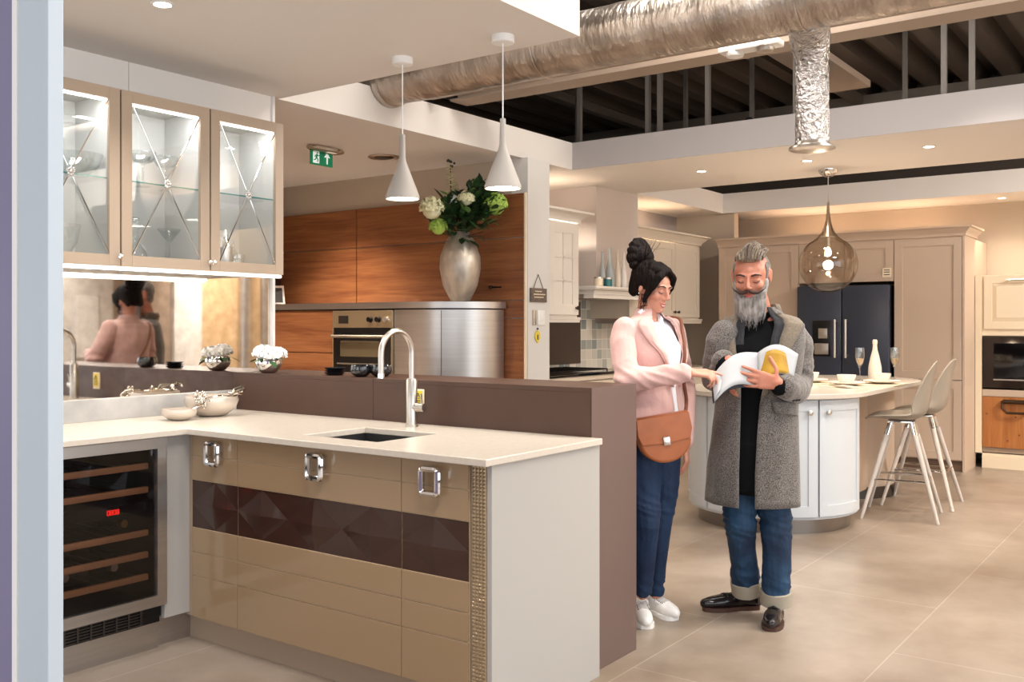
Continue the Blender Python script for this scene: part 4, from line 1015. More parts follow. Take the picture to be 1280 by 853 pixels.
# double wall cabinet right of the chimney
t = thing('cream_wall_cabinet', 'cream double-door wall cabinet with cornice behind the two people', 'wall cabinet', (9.0, 4.8, 1.39))
x0, x1, yf = 8.22, 9.79, 4.6
MB().box(x0, x1, yf+.02, 5.08, 1.44, 2.24).build('carcass', M['shaker'], t, smooth=False)
for i, (a, b) in enumerate(((8.22, 8.605), (8.61, 9.195), (9.20, 9.785))):
    g = MB(); shaker_front(g, 'y', a, b, 1.455, 2.235, yf+.012, 0); dd = g.build('door', M['shaker'], t, smooth=False)
    if i: knob(b-.04 if i == 1 else a+.04, yf, 1.51, 'y', dd, 'steel_dark', .016)
g = MB(); crown(g, [(x0, yf), (x1, yf), (x1, 5.07)], 2.24, .10, .09); g.build('crown_moulding', M['shaker'], t, angle=30)
g = MB(); crown(g, [(x0, yf), (x1, yf), (x1, 5.07)], 1.39, .05, .02); g.build('light_rail', M['shaker'], t, angle=30)

# tall units with fridge on the back wall
XT = 9.73
t = thing('tall_larder_units', 'run of tall beige shaker units with cornice around the fridge', 'kitchen cabinet', (10.3, 2.9, 0))
def tall_door(y0, y1, z0, z1, kn=None):
    g = MB(); shaker_front(g, 'x', y0+.002, y1-.002, z0, z1, XT+.012, 0, .075); dd = g.build('door', M['shaker_beige'], t, smooth=False)
    if kn: knob(XT, kn[0], kn[1], 'x', dd, 'nickel_satin', .018)
MB().box(XT+.02, 10.88, 1.923, 2.535, .10, 2.21).box(XT+.02, 10.88, 3.475, 4.36, .10, 2.21).box(XT+.02, 10.88, 2.535, 3.475, 1.80, 2.21).box(10.5, 10.88, 2.535, 3.475, 0.0, 1.80).build('carcass', M['shaker_beige'], t, smooth=False)
MB().box(XT, 10.25, 1.905, 1.923, 0, 2.21).build('side_panel', M['shaker_beige'], t, smooth=False)
tall_door(1.925, 2.535, .86, 2.20, (2.50, 1.10)); tall_door(1.925, 2.535, .11, .85)
tall_door(2.54, 3.01, 1.80, 2.20); tall_door(3.01, 3.475, 1.80, 2.20)
tall_door(3.48, 3.92, .86, 2.20); tall_door(3.92, 4.355, .86, 2.20); tall_door(3.48, 3.92, .11, .85); tall_door(3.92, 4.355, .11, .85)
mat('brown_plinth', '#7a6353', .5)
for ya_, yb_ in ((1.93, 2.535), (3.475, 4.355)): MB().box(XT+.06, XT+.08, ya_, yb_, 0, .10).build('plinth', bpy.data.materials['brown_plinth'], t, smooth=False)
g = MB(); crown(g, [(XT, 4.36), (XT, 1.905), (10.25, 1.905)], 2.21, .09, .075); g.build('crown_moulding', M['shaker_beige'], t, angle=30)
tg = MB().box(XT-.001, XT+.003, 2.56, 2.645, 1.84, 1.93, .001).build('small_sign', M['cream'], t, smooth=False)
g = MB()
for k, z in enumerate((1.905, 1.885, 1.86)): g.box(XT-.002, XT-.001, 2.575, 2.63, z, z+.008)
g.build('small_print', M['ink'], tg, smooth=False)
# fridge
t = thing('american_fridge', 'navy blue double-door fridge with ice dispenser in the tall units', 'fridge', (9.95, 3.0, 0))
XR = 9.64
MB().box(XR+.06, 10.45, 2.56, 3.46, .04, 1.76).build('fridge_body', M['steel_dark'], t, smooth=False)
for (a, b, nm) in ((3.015, 3.46, 'door'), (2.56, 3.007, 'door')):
    dd = MB().box(XR, XR+.055, a, b, .55, 1.765, .008).build(nm, M['navy'], t)
    hy = 3.06 if a > 3 else 2.955
    hd = MB().tube([(XR-.06, hy, 1.05), (XR-.06, hy, 1.43)], .014, 12).build('handle', M['nickel_satin'], dd)
    MB().tube([(XR-.06, hy, 1.07), (XR, hy, 1.07)], .016, 10).tube([(XR-.06, hy, 1.41), (XR, hy, 1.41)], .016, 10).build('handle_mount', M['nickel_satin'], hd)
    if a > 3:
        dp = MB().box(XR-.004, XR+.01, 3.12, 3.30, 1.06, 1.42, .003).build('dispenser', M['black'], dd)
        MB().box(XR-.008, XR-.003, 3.15, 3.24, 1.24, 1.34, .002).build('dispenser_panel', M['nickel_satin'], dp); MB().box(XR-.007, XR-.003, 3.14, 3.28, 1.08, 1.19, .002).build('drip_tray', M['steel'], dp)
MB().box(XR, XR+.055, 2.56, 3.46, .06, .54, .008).build('freezer_drawer', M['navy'], t)
# right-hand display: cream cabinet, dark oven, pine drawer
XC = 10.2
t = thing('raised_panel_cabinet', 'cream raised-panel cabinet above the dark oven at right', 'cabinet', (10.5, 1.3, 1.31))
MB().box(XC+.02, 10.88, .62, 1.843, 1.27, 1.855).build('carcass', M['cream'], t, smooth=False)
for a, b in ((.63, 1.20), (1.225, 1.825)):
    g = MB(); shaker_front(g, 'x', a, b, 1.335, 1.845, XC+.01, 0, .07); g.rings([[(XC+.01, a+.07, 1.405), (XC+.01, b-.07, 1.405), (XC+.01, b-.07, 1.775), (XC+.01, a+.07, 1.775)], [(XC-.003, a+.11, 1.445), (XC-.003, b-.11, 1.445), (XC-.003, b-.11, 1.735), (XC-.003, a+.11, 1.735)]])
    dd = g.build('door', M['cream'], t, smooth=False)
    MB().tube([(XC-.03, (a+b)/2-.09+.0, 1.80), (XC-.03, (a+b)/2+.09, 1.80)], .010, 10).tube([(XC-.03, (a+b)/2-.085, 1.80), (XC+.005, (a+b)/2-.085, 1.80)], .009, 8).tube([(XC-.03, (a+b)/2+.085, 1.80), (XC+.005, (a+b)/2+.085, 1.80)], .009, 8).build('bar_handle', M['nickel_satin'], dd)
t = thing('dark_built_in_oven', 'dark glass built-in oven below the cream raised-panel cabinet', 'oven', (10.5, 1.5, .76))
MB().box(XC+.02, 10.85, .65, 1.838, .77, 1.265).build('oven_body', M['black'], t, smooth=False)
dd = MB().box(XC, XC+.02, .65, 1.838, .77, 1.262, .004).build('oven_door', mat('brown_black_glass', '#2a211e', .12), t)
MB().box(XC-.004, XC, .7, 1.74, .86, 1.20, .001).build('oven_window', M['blackglass'], dd, smooth=False)
MB().box(XC-.012, XC-.004, .7, 1.74, .845, .858).build('door_handle', M['nickel_satin'], dd, smooth=False)
t = thing('pine_drawer_unit', 'knotty pine drawer unit with iron cup handle near the right edge', 'drawer unit', (10.5, 1.5, .15))
MB().box(XC+.02, 10.85, .65, 1.838, .15, .755).build('carcass', M['taupe_matt'], t, smooth=False)
dd = MB().box(XC, XC+.02, .65, 1.838, .20, .685, .002).build('drawer_front', M['oak'], t, smooth=False)
hd = MB().tube([(XC-.035, 1.65, .645), (XC-.035, 1.42, .645)], .020, 12).tube([(XC-.03, 1.66, .645), (XC-.04, 1.66, .58), (XC-.04, 1.62, .54), (XC-.04, 1.45, .54), (XC-.04, 1.41, .58), (XC-.03, 1.41, .645)], .012, 8).tube([(XC, 1.66, .645), (XC-.035, 1.66, .645)], .012, 8).tube([(XC, 1.41, .645), (XC-.035, 1.41, .645)], .012, 8).build('drop_handle', mat('antique_iron', '#4d3c2e', .45, .8), dd)
k_ = MB()
for (y, z) in ((1.80, .52), (1.55, .50), (1.52, .33), (1.62, .27), (1.47, .26), (1.2, .4), (.95, .55)): k_.lathe([(.0005, -.0006), (.008, -.0006), (.009, 0)], (XC, y, z), 12, 'x')
k_.build('wood_knots', mat('knot', '#7a4420', .5), dd, smooth=False)
MB().box(XC+.004, XC+.02, .65, 1.838, .69, .755).build('rail', M['shaker_beige'], t, smooth=False)
o = MB().box(XC-.005, XC+.03, 1.843, 1.90, .14, 1.855).build('filler_panel', M['cream'], smooth=False); tag(o, 'slim cream upright filler between beige larder and dark oven', 'filler panel')

# ------------------------------------------------------------------ curved island
ICX, ICY = 6.635, 2.556
t = thing('curved_island', 'pale blue-grey curved kitchen island with rounded ends and quartz top', 'kitchen island', (7.3, 2.556, 0))
def stadium(r, x0=ICX, x1=8.12, r2=None, n=40):
    r2 = r2 or r
    p = [(x0-r*cos(a), ICY-r*sin(a)) for a in np.linspace(-PI/2, PI/2, n)]
    p += [(x1+r2*sin(a), ICY-r2*cos(a)) for a in np.linspace(0, PI, n)]
    return p
b = MB(); side(b, stadium(.645, r2=.63), .89, .925); o = b.build('quartz_top', M['worktop'], t, angle=40)
bv = o.modifiers.new('b', 'BEVEL'); bv.width = .006; bv.segments = 3; bv.limit_method = 'ANGLE'; bv.angle_limit = 1
def cyl_body(r, z0, z1, cx=ICX, n=72, name='x', m=None, parent=None):
    return MB().lathe([(.0005, z0), (r, z0), (r, z1), (.0005, z1)], (cx, ICY, 0), n).build(name, m, parent, angle=30)
cyl_body(.572, .10, .89, name='drum_body', m=M['island_white'], parent=t)
cyl_body(.52, .0, .10, name='steel_plinth', m=mat('island_plinth_steel', '#8d8782', .3, .9), parent=t)
cyl_body(.43, .0, .89, cx=8.12, name='rear_drum', m=M['shaker_beige'], parent=t)
cyl_body(.45, .0, .09, cx=8.12, name='rear_plinth', m=M['steel_dark'], parent=t)
MB().box(6.75, 8.1, 2.24, 2.87, .08, .89).build('centre_box', M['shaker_beige'], t, smooth=False)
MB().box(6.75, 8.1, 2.30, 2.81, .0, .08).build('centre_plinth', M['steel_dark'], t, smooth=False)
def curved_door(a0, a1, kn):
    """shaker door bent round the drum between bearings a0..a1 (degrees from -X towards -Y)"""
    g = MB(); R0 = .573
    def patch(p0, p1, z0, z1, th, R0=R0):
        rs = []
        for a in np.linspace(p0, p1, max(2, int(abs(p1-p0)/2)+1)):
            aa = math.radians(a); u = (-cos(aa), -sin(aa))
            rs.append([(ICX+u[0]*(R0), ICY+u[1]*R0, z0), (ICX+u[0]*(R0+th), ICY+u[1]*(R0+th), z0), (ICX+u[0]*(R0+th), ICY+u[1]*(R0+th), z1), (ICX+u[0]*R0, ICY+u[1]*R0, z1)])
        g.rings(rs)
    w_ = 6.5
    patch(a0+.25, a1-.25, .12, .88, .008)
    patch(a0+.25, a0+w_, .12, .88, .016); patch(a1-w_, a1-.25, .12, .88, .016); patch(a0+w_, a1-w_, .12, .19, .016); patch(a0+w_, a1-w_, .81, .88, .016)
    dd = g.build('curved_door', M['island_white'], t, angle=30)
    aa = math.radians(kn); u = Vector((-cos(aa), -sin(aa), 0)); c_ = Vector((ICX, ICY, .80))+u*.589
    MB().tube([c_, c_+u*.012, c_+u*.013, c_+u*.024, c_+u*.029], [.007, .007, .015, .017, .008], 14).build('knob', M['nickel_satin'], dd)
for a0_, a1_, kn_ in ((-112, -70, -75), (-69, -27, -62), (-26, 6, 1), (7, 50, 44), (51, 96, 57)): curved_door(a0_, a1_, kn_)
# place settings on the island
def plate_set(x, y, which, bowl=.055):
    zt = .925
    t1 = MB().lathe([(.0005, .002), (.07, .002), (.12, .012), (.135, .020), (.133, .022), (.11, .016), (.0005, .008)], (x, y, zt+.008), 36).build('dinner_plate', M['ceramic'], angle=60); tag(t1, 'white dinner plate '+which, 'plate', 'white dinner plates on the island')
    b1 = MB().lathe([(.0005, .0), (.035, .0), (.05, .01), (bowl+.012, .055), (bowl+.014, .066), (bowl+.010, .066), (.045, .014), (.0005, .008)], (x, y, zt+.016), 32).build('cereal_bowl', M['ceramic'], angle=60); tag(b1, 'white bowl on the plate '+which, 'bowl', 'white bowls on the island')
    mt = MB().box(x-.19, x+.19, y-.15, y+.15, zt+.0005, zt+.004).build('place_mat', mat('linen', '#d9c7ae', .8) if 'linen' not in bpy.data.materials else bpy.data.materials['linen'], smooth=False); tag(mt, 'beige place mat under the plate '+which, 'place mat', 'place mats on the island')
plate_set(7.19, 2.21, 'nearest the man on the island front right')
plate_set(7.56, 2.06, 'in the middle of the island by the bar stools')
plate_set(7.42, 2.56, 'partly hidden behind the man')
def flute_glass(x, y, l):
    t = thing('champagne_glass', l, 'glass', (x, y, .926), 'champagne glasses on the island')
    MB().lathe([(.0005, .001), (.034, .001), (.033, .004), (.006, .008), (.0045, .10), (.007, .11), (.025, .14), (.036, .19), (.034, .265), (.0325, .265), (.034, .19), (.022, .145), (.0005, .118)], (x, y, .926), 28).build('bowl_and_stem', M['glassware'], t, angle=60)
    MB().lathe([(.0005, .119), (.021, .146), (.030, .175), (.0005, .176)], (x, y, .926), 24).build('filling', mat('golden_filling', '#c9a168', .4) if 'golden_filling' not in bpy.data.materials else bpy.data.materials['golden_filling'], t)
flute_glass(7.93, 2.33, 'champagne glass left of the pale bottle on the island')
flute_glass(8.16, 2.12, 'champagne glass right of the pale bottle on the island')
o = MB().lathe([(.0005, 0), (.045, 0), (.05, .01), (.052, .06), (.05, .11), (.034, .19), (.019, .25), (.016, .29), (.019, .295), (.019, .32), (.013, .33), (.0005, .33)], (8.03, 2.24, .926), 28).build('ceramic_bottle', mat('frosted_bottle', '#d9d2c4', .3), angle=60); tag(o, 'pale frosted bottle between the two champagne glasses', 'bottle')
def napkin(x, y, a):
    g = MB(); r = rotz(a)
    for k in range(3): g.rbox((x, y, .932+.004*k), (.17-.02*k, .07, .003), r, .001)
    o = g.build('folded_napkin', M['shaker']); tag(o, 'folded beige napkin lying on the island next to the nearest plate', 'napkin')
napkin(6.95, 2.15, .9)

# ------------------------------------------------------------------ bar stools
def make_stool(x, y, label, rz):
    t = thing('bar_stool', label, 'bar stool', (x, y, 0), 'moulded bar stools at the island', rz)
    # shell: profile runs from the front lip back and up, faces local +Y
    g = MB(); prof = [(.235, .700), (.20, .712), (.12, .705), (.0, .694), (-.10, .700), (-.155, .735), (-.180, .80), (-.195, .90), (-.210, 1.0), (-.226, 1.08), (-.232, 1.115)]
    wid = [.16, .19, .215, .225, .225, .22, .212, .20, .18, .14, .07]; up = [.0, .012, .03, .045, .065, .085, .09, .07, .045, .02, .0]
    rings = []
    for (py, pz), w_, u_ in zip(prof, wid, up):
        row = []
        for k in range(-6, 7):
            s_ = k/6; e = abs(s_)**2.6; fy = 0; 
            i_ = prof.index((py, pz)); back = min(1, max(0, (i_-3)/3.0))
            row.append(Vector((s_*w_, py+e*u_*1.2*back, pz+e*u_*(1-back)*1.0+e*.0)))
        rings.append(row)
    bm = g.bm; vv = [[bm.verts.new(p) for p in r] for r in rings]
    for i in range(len(vv)-1):
        for j in range(12): bm.faces.new((vv[i][j], vv[i][j+1], vv[i+1][j+1], vv[i+1][j]))
    o = g.build('seat_shell', M['stool_shell'], t, local=True)
    m_ = o.modifiers.new('s', 'SUBSURF'); m_.levels = 2; m_.render_levels = 2
    m_ = o.modifiers.new('t', 'SOLIDIFY'); m_.thickness = .010; m_.offset = 0
    MB().box(-.09, .09, -.09, .09, .672, .690, .004).build('mounting_plate', M['chrome'], t, local=True)
    for sx in (-1, 1):
        for sy in (-1, 1):
            a = Vector((sx*.07, sy*.07, .675)); b = Vector((sx*.25, sy*.25, 0.0))
            lg = MB().tube([a+(b-a)*.10, a+(b-a)*.3, b], [.019, .018, .012], 14).build('leg', M['stool_leg'], t, local=True)
            MB().tube([a, a+(b-a)*.13], .021, 14).build('leg_socket', M['chrome'], lg, local=True)
    q = [(.18*1.03*sx, .18*1.03*sy, .275) for sx, sy in ((1, 1), (-1, 1), (-1, -1), (1, -1))]
    ring = []
    for i in range(4):
        a, b = Vector(q[i]), Vector(q[(i+1) % 4])
        for f in (0.06, .3, .5, .7, .94): ring.append(a+(b-a)*f)
    MB().tube(ring, .008, 8, loop=True).build('footrest', M['chrome'], t, local=True)
    return t
make_stool(7.27, 1.84, 'moulded grey-beige bar stool nearer the camera at the island', math.radians(10))
make_stool(7.86, 1.84, 'moulded grey-beige bar stool behind the nearer one, closer to the tall cupboards', math.radians(4))

# ------------------------------------------------------------------ smoked glass globe pendant
gx, gy = 7.76, 2.53; gz = 1.862; R_ = .228
t = thing('globe_pendant_lamp', 'teardrop smoked glass globe pendant with a glowing bulb over the island', 'pendant lamp', (gx, gy, 1.62))
MB().lathe([(.0005, .0), (.078, .0), (.078, -.006), (.068, -.03), (.04, -.055), (.014, -.062), (.0005, -.062)], (gx, gy, ZC), 28).build('ceiling_rose', M['chrome'], t)
MB().tube([(gx, gy, ZC-.06), (gx, gy, 2.2)], .004, 8).build('cord', M['nickel_satin'], t)
prof = [(R_*sin(a), gz-R_*cos(a)) for a in np.linspace(.02, 2.42, 34)]+[(.118, 2.052), (.082, 2.08), (.055, 2.113), (.036, 2.155), (.022, 2.21), (.013, 2.28), (.0095, 2.36)]
inner = [(max(.0005, r-.004), z) for r, z in reversed(prof)]
MB().lathe(prof, (gx, gy, 0), 48).build('glass_globe', M['smoke'], t, angle=80) if 0 else None
g = MB(); bm = g.bm
g.rings([[(gx+r*cos(2*PI*k/56), gy+r*sin(2*PI*k/56), z) for k in range(56)] for r, z in prof], caps=False)
g.build('glass_globe', M['smoke'], t, angle=80)
MB().lathe([(.004, 2.38), (.008, 2.36), (.012, 2.27), (.02, 2.20), (.034, 2.14), (.052, 2.10), (.060, 2.082), (.0005, 2.082)], (gx, gy, 0), 28).build('metal_neck', M['nickel_satin'], t)
MB().lathe([(.016, 2.09), (.018, 2.02), (.015, 2.0), (.0005, 2.0)], (gx, gy, 0), 20).build('lamp_holder', M['nickel_satin'], t)
MB().lathe([(.0005, 1.925), (.014, 1.928), (.024, 1.945), (.024, 1.962), (.012, 1.99), (.0005, 2.0)], (gx, gy, 0), 20).build('bulb', M['bulb'], t)
l = bpy.data.lights.new('globe_bulb_light', 'POINT'); l.energy = 12; l.color = WARM; l.shadow_soft_size = .04
lo = bpy.data.objects.new('globe_bulb_light', l); lo.location = (gx, gy, 1.87); col.objects.link(lo)
# a white framed picture on the wall seen in the mirror
t = thing('white_wall_picture', 'plain white panel picture hanging on the marble wall, seen in mirror', 'picture', (6.9, -3.49, .9))
MB().box(6.70, 7.02, -3.5, -3.465, .95, 1.75, .004).build('panel', M['white'], t, smooth=False)
MB().box(7.02, 7.03, -3.5, -3.46, .94, 1.76).box(6.69, 7.03, -3.5, -3.46, .94, .95).build('frame_edge', M['steel'], t, smooth=False)
for x, r_ in ((9.30, .09), (9.66, .05)):
    o = MB().lathe([(.0005, 0), (r_, 0), (r_, ZD-.2), (.0005, ZD-.2)], (x, -3.38, 0), 24).build('round_column', M['steel']); tag(o, 'grey round column standing by the stone wall, seen in the mirror', 'column', 'grey round columns at the stone wall')

# ------------------------------------------------------------------ people
M['skin'] = mat('skin', '#cf9780', .45, sss=.12, var='#c4866f', vs=(14, 14, 14), bump=.05, bs=(200, 200, 200), bd=.002)
M['skin_m'] = mat('ruddy_skin', '#c98a72', .45, sss=.12, var='#ba745d', vs=(14, 14, 14), bump=.08, bs=(180, 180, 180), bd=.002)
M['hair_dark'] = mat('dark_hair', '#0b0807', .6, spec=.12, var='#1c120f', vs=(60, 60, 8), bump=.8, bs=(90, 90, 14), bd=.012)
M['hair_grey'] = mat('grey_hair', '#8d8782', .5, var='#4f4a47', vs=(90, 90, 30), bump=.8, bs=(130, 130, 30), bd=.01)
M['hair_top'] = mat('silver_blond_hair', '#a2907a', .45, var='#54483c', vs=(110, 110, 20), bump=.8, bs=(130, 130, 30), bd=.01)
M['beard'] = mat('grey_beard', '#b5afaa', .6, var='#7b7572', vs=(80, 80, 12), bump=.9, bs=(120, 120, 18), bd=.012)
M['moustache'] = mat('dark_brown_moustache', '#3a2620', .5)
M['lips'] = mat('lips', '#b45f56', .35)
M['brow'] = mat('brow_hair', '#33231d', .6)
M['denim'] = mat('blue_denim', '#153253', .75, var='#0e2140', vs=(7, 7, 5), bump=.5, bs=(16, 16, 9), bd=.03)
M['denim_m'] = mat('faded_blue_denim', '#234868', .75, var='#0d1c36', vs=(7, 7, 4), bump=.6, bs=(14, 14, 9), bd=.03)
M['cuff'] = mat('turned_denim_cuff', '#a59c8c', .8)
M['pink'] = mat('pale_pink_cloth', '#d0a8a1', .75, sheen=.2, bump=.35, bs=(14, 14, 10), bd=.03)
M['shirt'] = mat('white_shirt_cotton', '#e4e6ec', .7, bump=.3, bs=(16, 16, 12), bd=.02)
def tweed():
    m = mat('grey_herringbone_tweed', '#6d655e', .9, sheen=.25); nt = m.node_tree; n = nt.nodes; L = nt.links; b = n['Principled BSDF']
    tc = n.new('ShaderNodeTexCoord'); nz = n.new('ShaderNodeTexNoise'); nz.inputs['Scale'].default_value = 260; nz.inputs['Detail'].default_value = 3
    L.new(tc.outputs['Object'], nz.inputs['Vector'])
    r = n.new('ShaderNodeValToRGB'); r.color_ramp.elements[0].position = .38; r.color_ramp.elements[1].position = .62
    r.color_ramp.elements[0].color = C('#3d3936'); r.color_ramp.elements[1].color = C('#827b76')
    L.new(nz.outputs['Fac'], r.inputs['Fac']); L.new(r.outputs['Color'], b.inputs['Base Color'])
    z2 = n.new('ShaderNodeTexNoise'); z2.inputs['Scale'].default_value = 9; L.new(tc.outputs['Object'], z2.inputs['Vector'])
    bp = n.new('ShaderNodeBump'); bp.inputs['Strength'].default_value = .35; bp.inputs['Distance'].default_value = .03
    L.new(z2.outputs['Fac'], bp.inputs['Height']); L.new(bp.outputs['Normal'], b.inputs['Normal']); return m
M['tweed'] = tweed()
M['lapel'] = mat('beige_wool_collar', '#857867', .9, var='#6b6054', vs=(120, 120, 120), sheen=.2)
M['cardigan'] = mat('charcoal_knit', '#3a3a3d', .9, var='#29292c', vs=(140, 140, 40))
M['sweater'] = mat('black_sweater', '#090a0d', .9, spec=.2)
M['tan'] = mat('tan_leather', '#b0663a', .42, var='#9c5730', vs=(9, 9, 9), coat=.1)
M['strap'] = mat('brown_strap', '#6d3c24', .5)
M['white_shoe'] = mat('white_leather', '#ece9e6', .4)
M['lace'] = mat('off_white_lace', '#c9c4c0', .8)
M['black_shoe'] = mat('black_brogue_leather', '#1a1416', .22, coat=.3)
M['brown_sole'] = mat('brown_leather_sole', '#4a3128', .5)
PROT = YAW-PI/2
def person_root(label, px0, D0):
    p = local_pt(px0, 407, D0); p.z = 0
    return p
class Fig:
    """local frame of a figure: x to the right seen from the room's front, y away, z up"""
    def __init__(s, px0, D0): s.px0, s.D0 = px0, D0; s.x0 = (px0-640)/1207*D0
    def k(s, px, py, dy=0.0):
        D = s.D0+dy; return Vector(((px-640)/1207*D-s.x0, dy, EYE-(py-407)/1207*D))
def limb(mb, pts, rad, n=14):
    for i in range(len(pts)-1): mb.hull([(pts[i], rad[i]), (pts[i+1], rad[i+1])], n)
def head_parts(mb, Mx, jaw=1.0, neck_to=None, neck_r=.052, ear=True):
    def H(*sph):
        """ellipsoids in head space, rotated into place"""
        t = MB(); t.hull([(c, r) for c, r in sph], 16)
        t.xf(Mx); vm = {v: mb.bm.verts.new(v.co) for v in t.bm.verts}
        for f in t.bm.faces: mb.bm.faces.new([vm[v] for v in f.verts])
        t.bm.free()
    H(((0, .018, .032), (.073, .090, .084)))
    H(((0, -.03, .03), (.064, .052, .055)), ((0, -.03, -.02), (.060, .052, .045)))
    H(((0, -.035, -.02), (.056*jaw, .05, .04)), ((0, -.066, -.088), (.026*jaw, .02, .018)), ((.046*jaw, .0, -.058), (.016, .02, .02)), ((-.046*jaw, .0, -.058), (.016, .02, .02)))
    H(((.03, -.078, .024), (.020, .010, .008)), ((-.03, -.078, .024), (.020, .010, .008)))
    H(((0, -.083, .02), (.006, .008, .008)), ((0, -.106, -.024), (.0095, .010, .009)))
    H(((.009, -.094, -.030), (.008, .009, .007)), ((-.009, -.094, -.030), (.008, .009, .007)))
    for s_ in (-1, 1):
        H(((s_*.036, -.062, -.022), (.022, .022, .022)))
        H(((s_*.030, -.074, .003), (.0135, .012, .010)))
        H(((s_*.072, .010, .004 if not ear else .012), (.006, .012, .012)), ((s_*.074, .008, -.012), (.006, .012, .018)))
        if ear: H(((s_*.079, .016, .016), (.006, .010, .020)), ((s_*.077, .014, -.010), (.005, .008, .012)))
    H(((0, -.080, -.055), (.022, .012, .007)), ((0, -.080, -.066), (.018, .012, .008)))
    H(((0, -.080, -.088), (.017, .014, .013)))
    if neck_to is not None:
        a = Mx @ Vector((0, .012, -.04)); mb.hull([(a, neck_r), (neck_to, neck_r*1.08)])
def face_bits(Mx, par, browm, lipm, smile=.0, bthick=.0032, openm=False, lidc=None):
    g = MB()
    for s_ in (-1, 1):
        g.tube([Mx @ Vector(p) for p in ((s_*.013, -.0875, .0235), (s_*.03, -.0895, .030), (s_*.045, -.0800, .027), (s_*.053, -.072, .020))], [bthick, bthick*1.15, bthick*.9, .001], 8)
    g.build('eyebrows', browm, par, local=True)
    g = MB()
    for s_ in (-1, 1):
        g.tube([Mx @ Vector(p) for p in ((s_*.018, -.0830, -.002), (s_*.025, -.0872, -.0065), (s_*.033, -.0866, -.007), (s_*.041, -.0800, -.003), (s_*.046, -.0755, .002))], [.0008, .0018, .002, .0018, .0008], 6)
    g.build('eyelashes', M['brow'], par, local=True)
    g = MB(); w_ = .021+smile*.4
    g.tube([Mx @ Vector(p) for p in ((-w_, -.078, -.058+smile), (-.010, -.0905, -.0565), (0, -.0915, -.0575), (.010, -.0905, -.0565), (w_, -.078, -.058+smile))], [.001, .0036, .0034, .0036, .001], 8)
    g.tube([Mx @ Vector(p) for p in ((-w_*.9, -.0785, -.060+smile), (-.010, -.0895, -.0675), (0, -.0905, -.0690), (.010, -.0895, -.0675), (w_*.9, -.0785, -.060+smile))], [.001, .0038, .0044, .0038, .001], 8)
    lp = g.build('lips', lipm, par, local=True)
    if openm:
        MB().tube([Mx @ Vector(p) for p in ((-w_*.8, -.0795, -.0595+smile*.8), (-.008, -.0900, -.0622), (.008, -.0900, -.0622), (w_*.8, -.0795, -.0595+smile*.8))], [.0008, .0028, .0028, .0008], 8).build('teeth', M['white_shoe'], lp, local=True)
def hand(mb, w, d, nrm, side, curl=(.25, .35, .3), spread=.0, s=1.0, thumb=(.5, .7), curls=None):
    """palm and five fingers; w wrist, d towards the knuckles, nrm out of the palm, side=+1/-1 which edge carries the thumb"""
    w = Vector(w); d = Vector(d).normalized(); nrm = Vector(nrm); nrm = (nrm-d*nrm.dot(d)).normalized(); sd = d.cross(nrm).normalized()*side
    K = []
    for i in range(4):
        K.append(w+d*(.086-.004*abs(i-1))*s+sd*(1.5-i)*.0185*s)
    mb.hull([(w, (.021*s,)*3), (w+d*.02*s, (.02*s,)*3)], 10)
    mb.hull([(w+sd*.012*s, .014*s), (w-sd*.012*s, .014*s), (K[0], .0115*s), (K[1], .0115*s), (K[2], .0112*s), (K[3], .0105*s)], 10)
    mb.hull([(w+d*.03*s+sd*.018*s+nrm*.006, .014*s), (w+d*.06*s+sd*.024*s, .010*s)], 10)
    L_ = ((.040, .024, .020), (.045, .028, .021), (.042, .026, .020), (.033, .020, .018)); R_ = (.0088, .0090, .0086, .0076)
    for i in range(4):
        p = K[i]; ang = 0; dd = d+sd*(1.5-i)*spread
        cc = curls[i] if curls else curl; prev = p; r0 = R_[i]*s
        for j in range(3):
            ang += cc[j]; v = (dd*cos(ang)+nrm*sin(ang)).normalized(); q = prev+v*L_[i][j]*s; r1 = r0*(.93 if j < 2 else .82)
            mb.hull([(prev, r0), (q, r1)], 10); prev = q; r0 = r1
    b = w+d*.022*s+sd*.022*s; t1 = (sd*thumb[0]+d*thumb[1]+nrm*.25).normalized(); t2 = (sd*thumb[0]*.5+d*(thumb[1]+.3)+nrm*.2).normalized()
    mb.hull([(b, .0125*s), (b+t1*.036*s, .0105*s)], 10); mb.hull([(b+t1*.036*s, .0102*s), (b+t1*.036*s+t2*.03*s, .0092*s)], 10); mb.hull([(b+t1*.036*s+t2*.03*s, .009*s), (b+t1*.036*s+t2*.055*s, .0072*s)], 10)
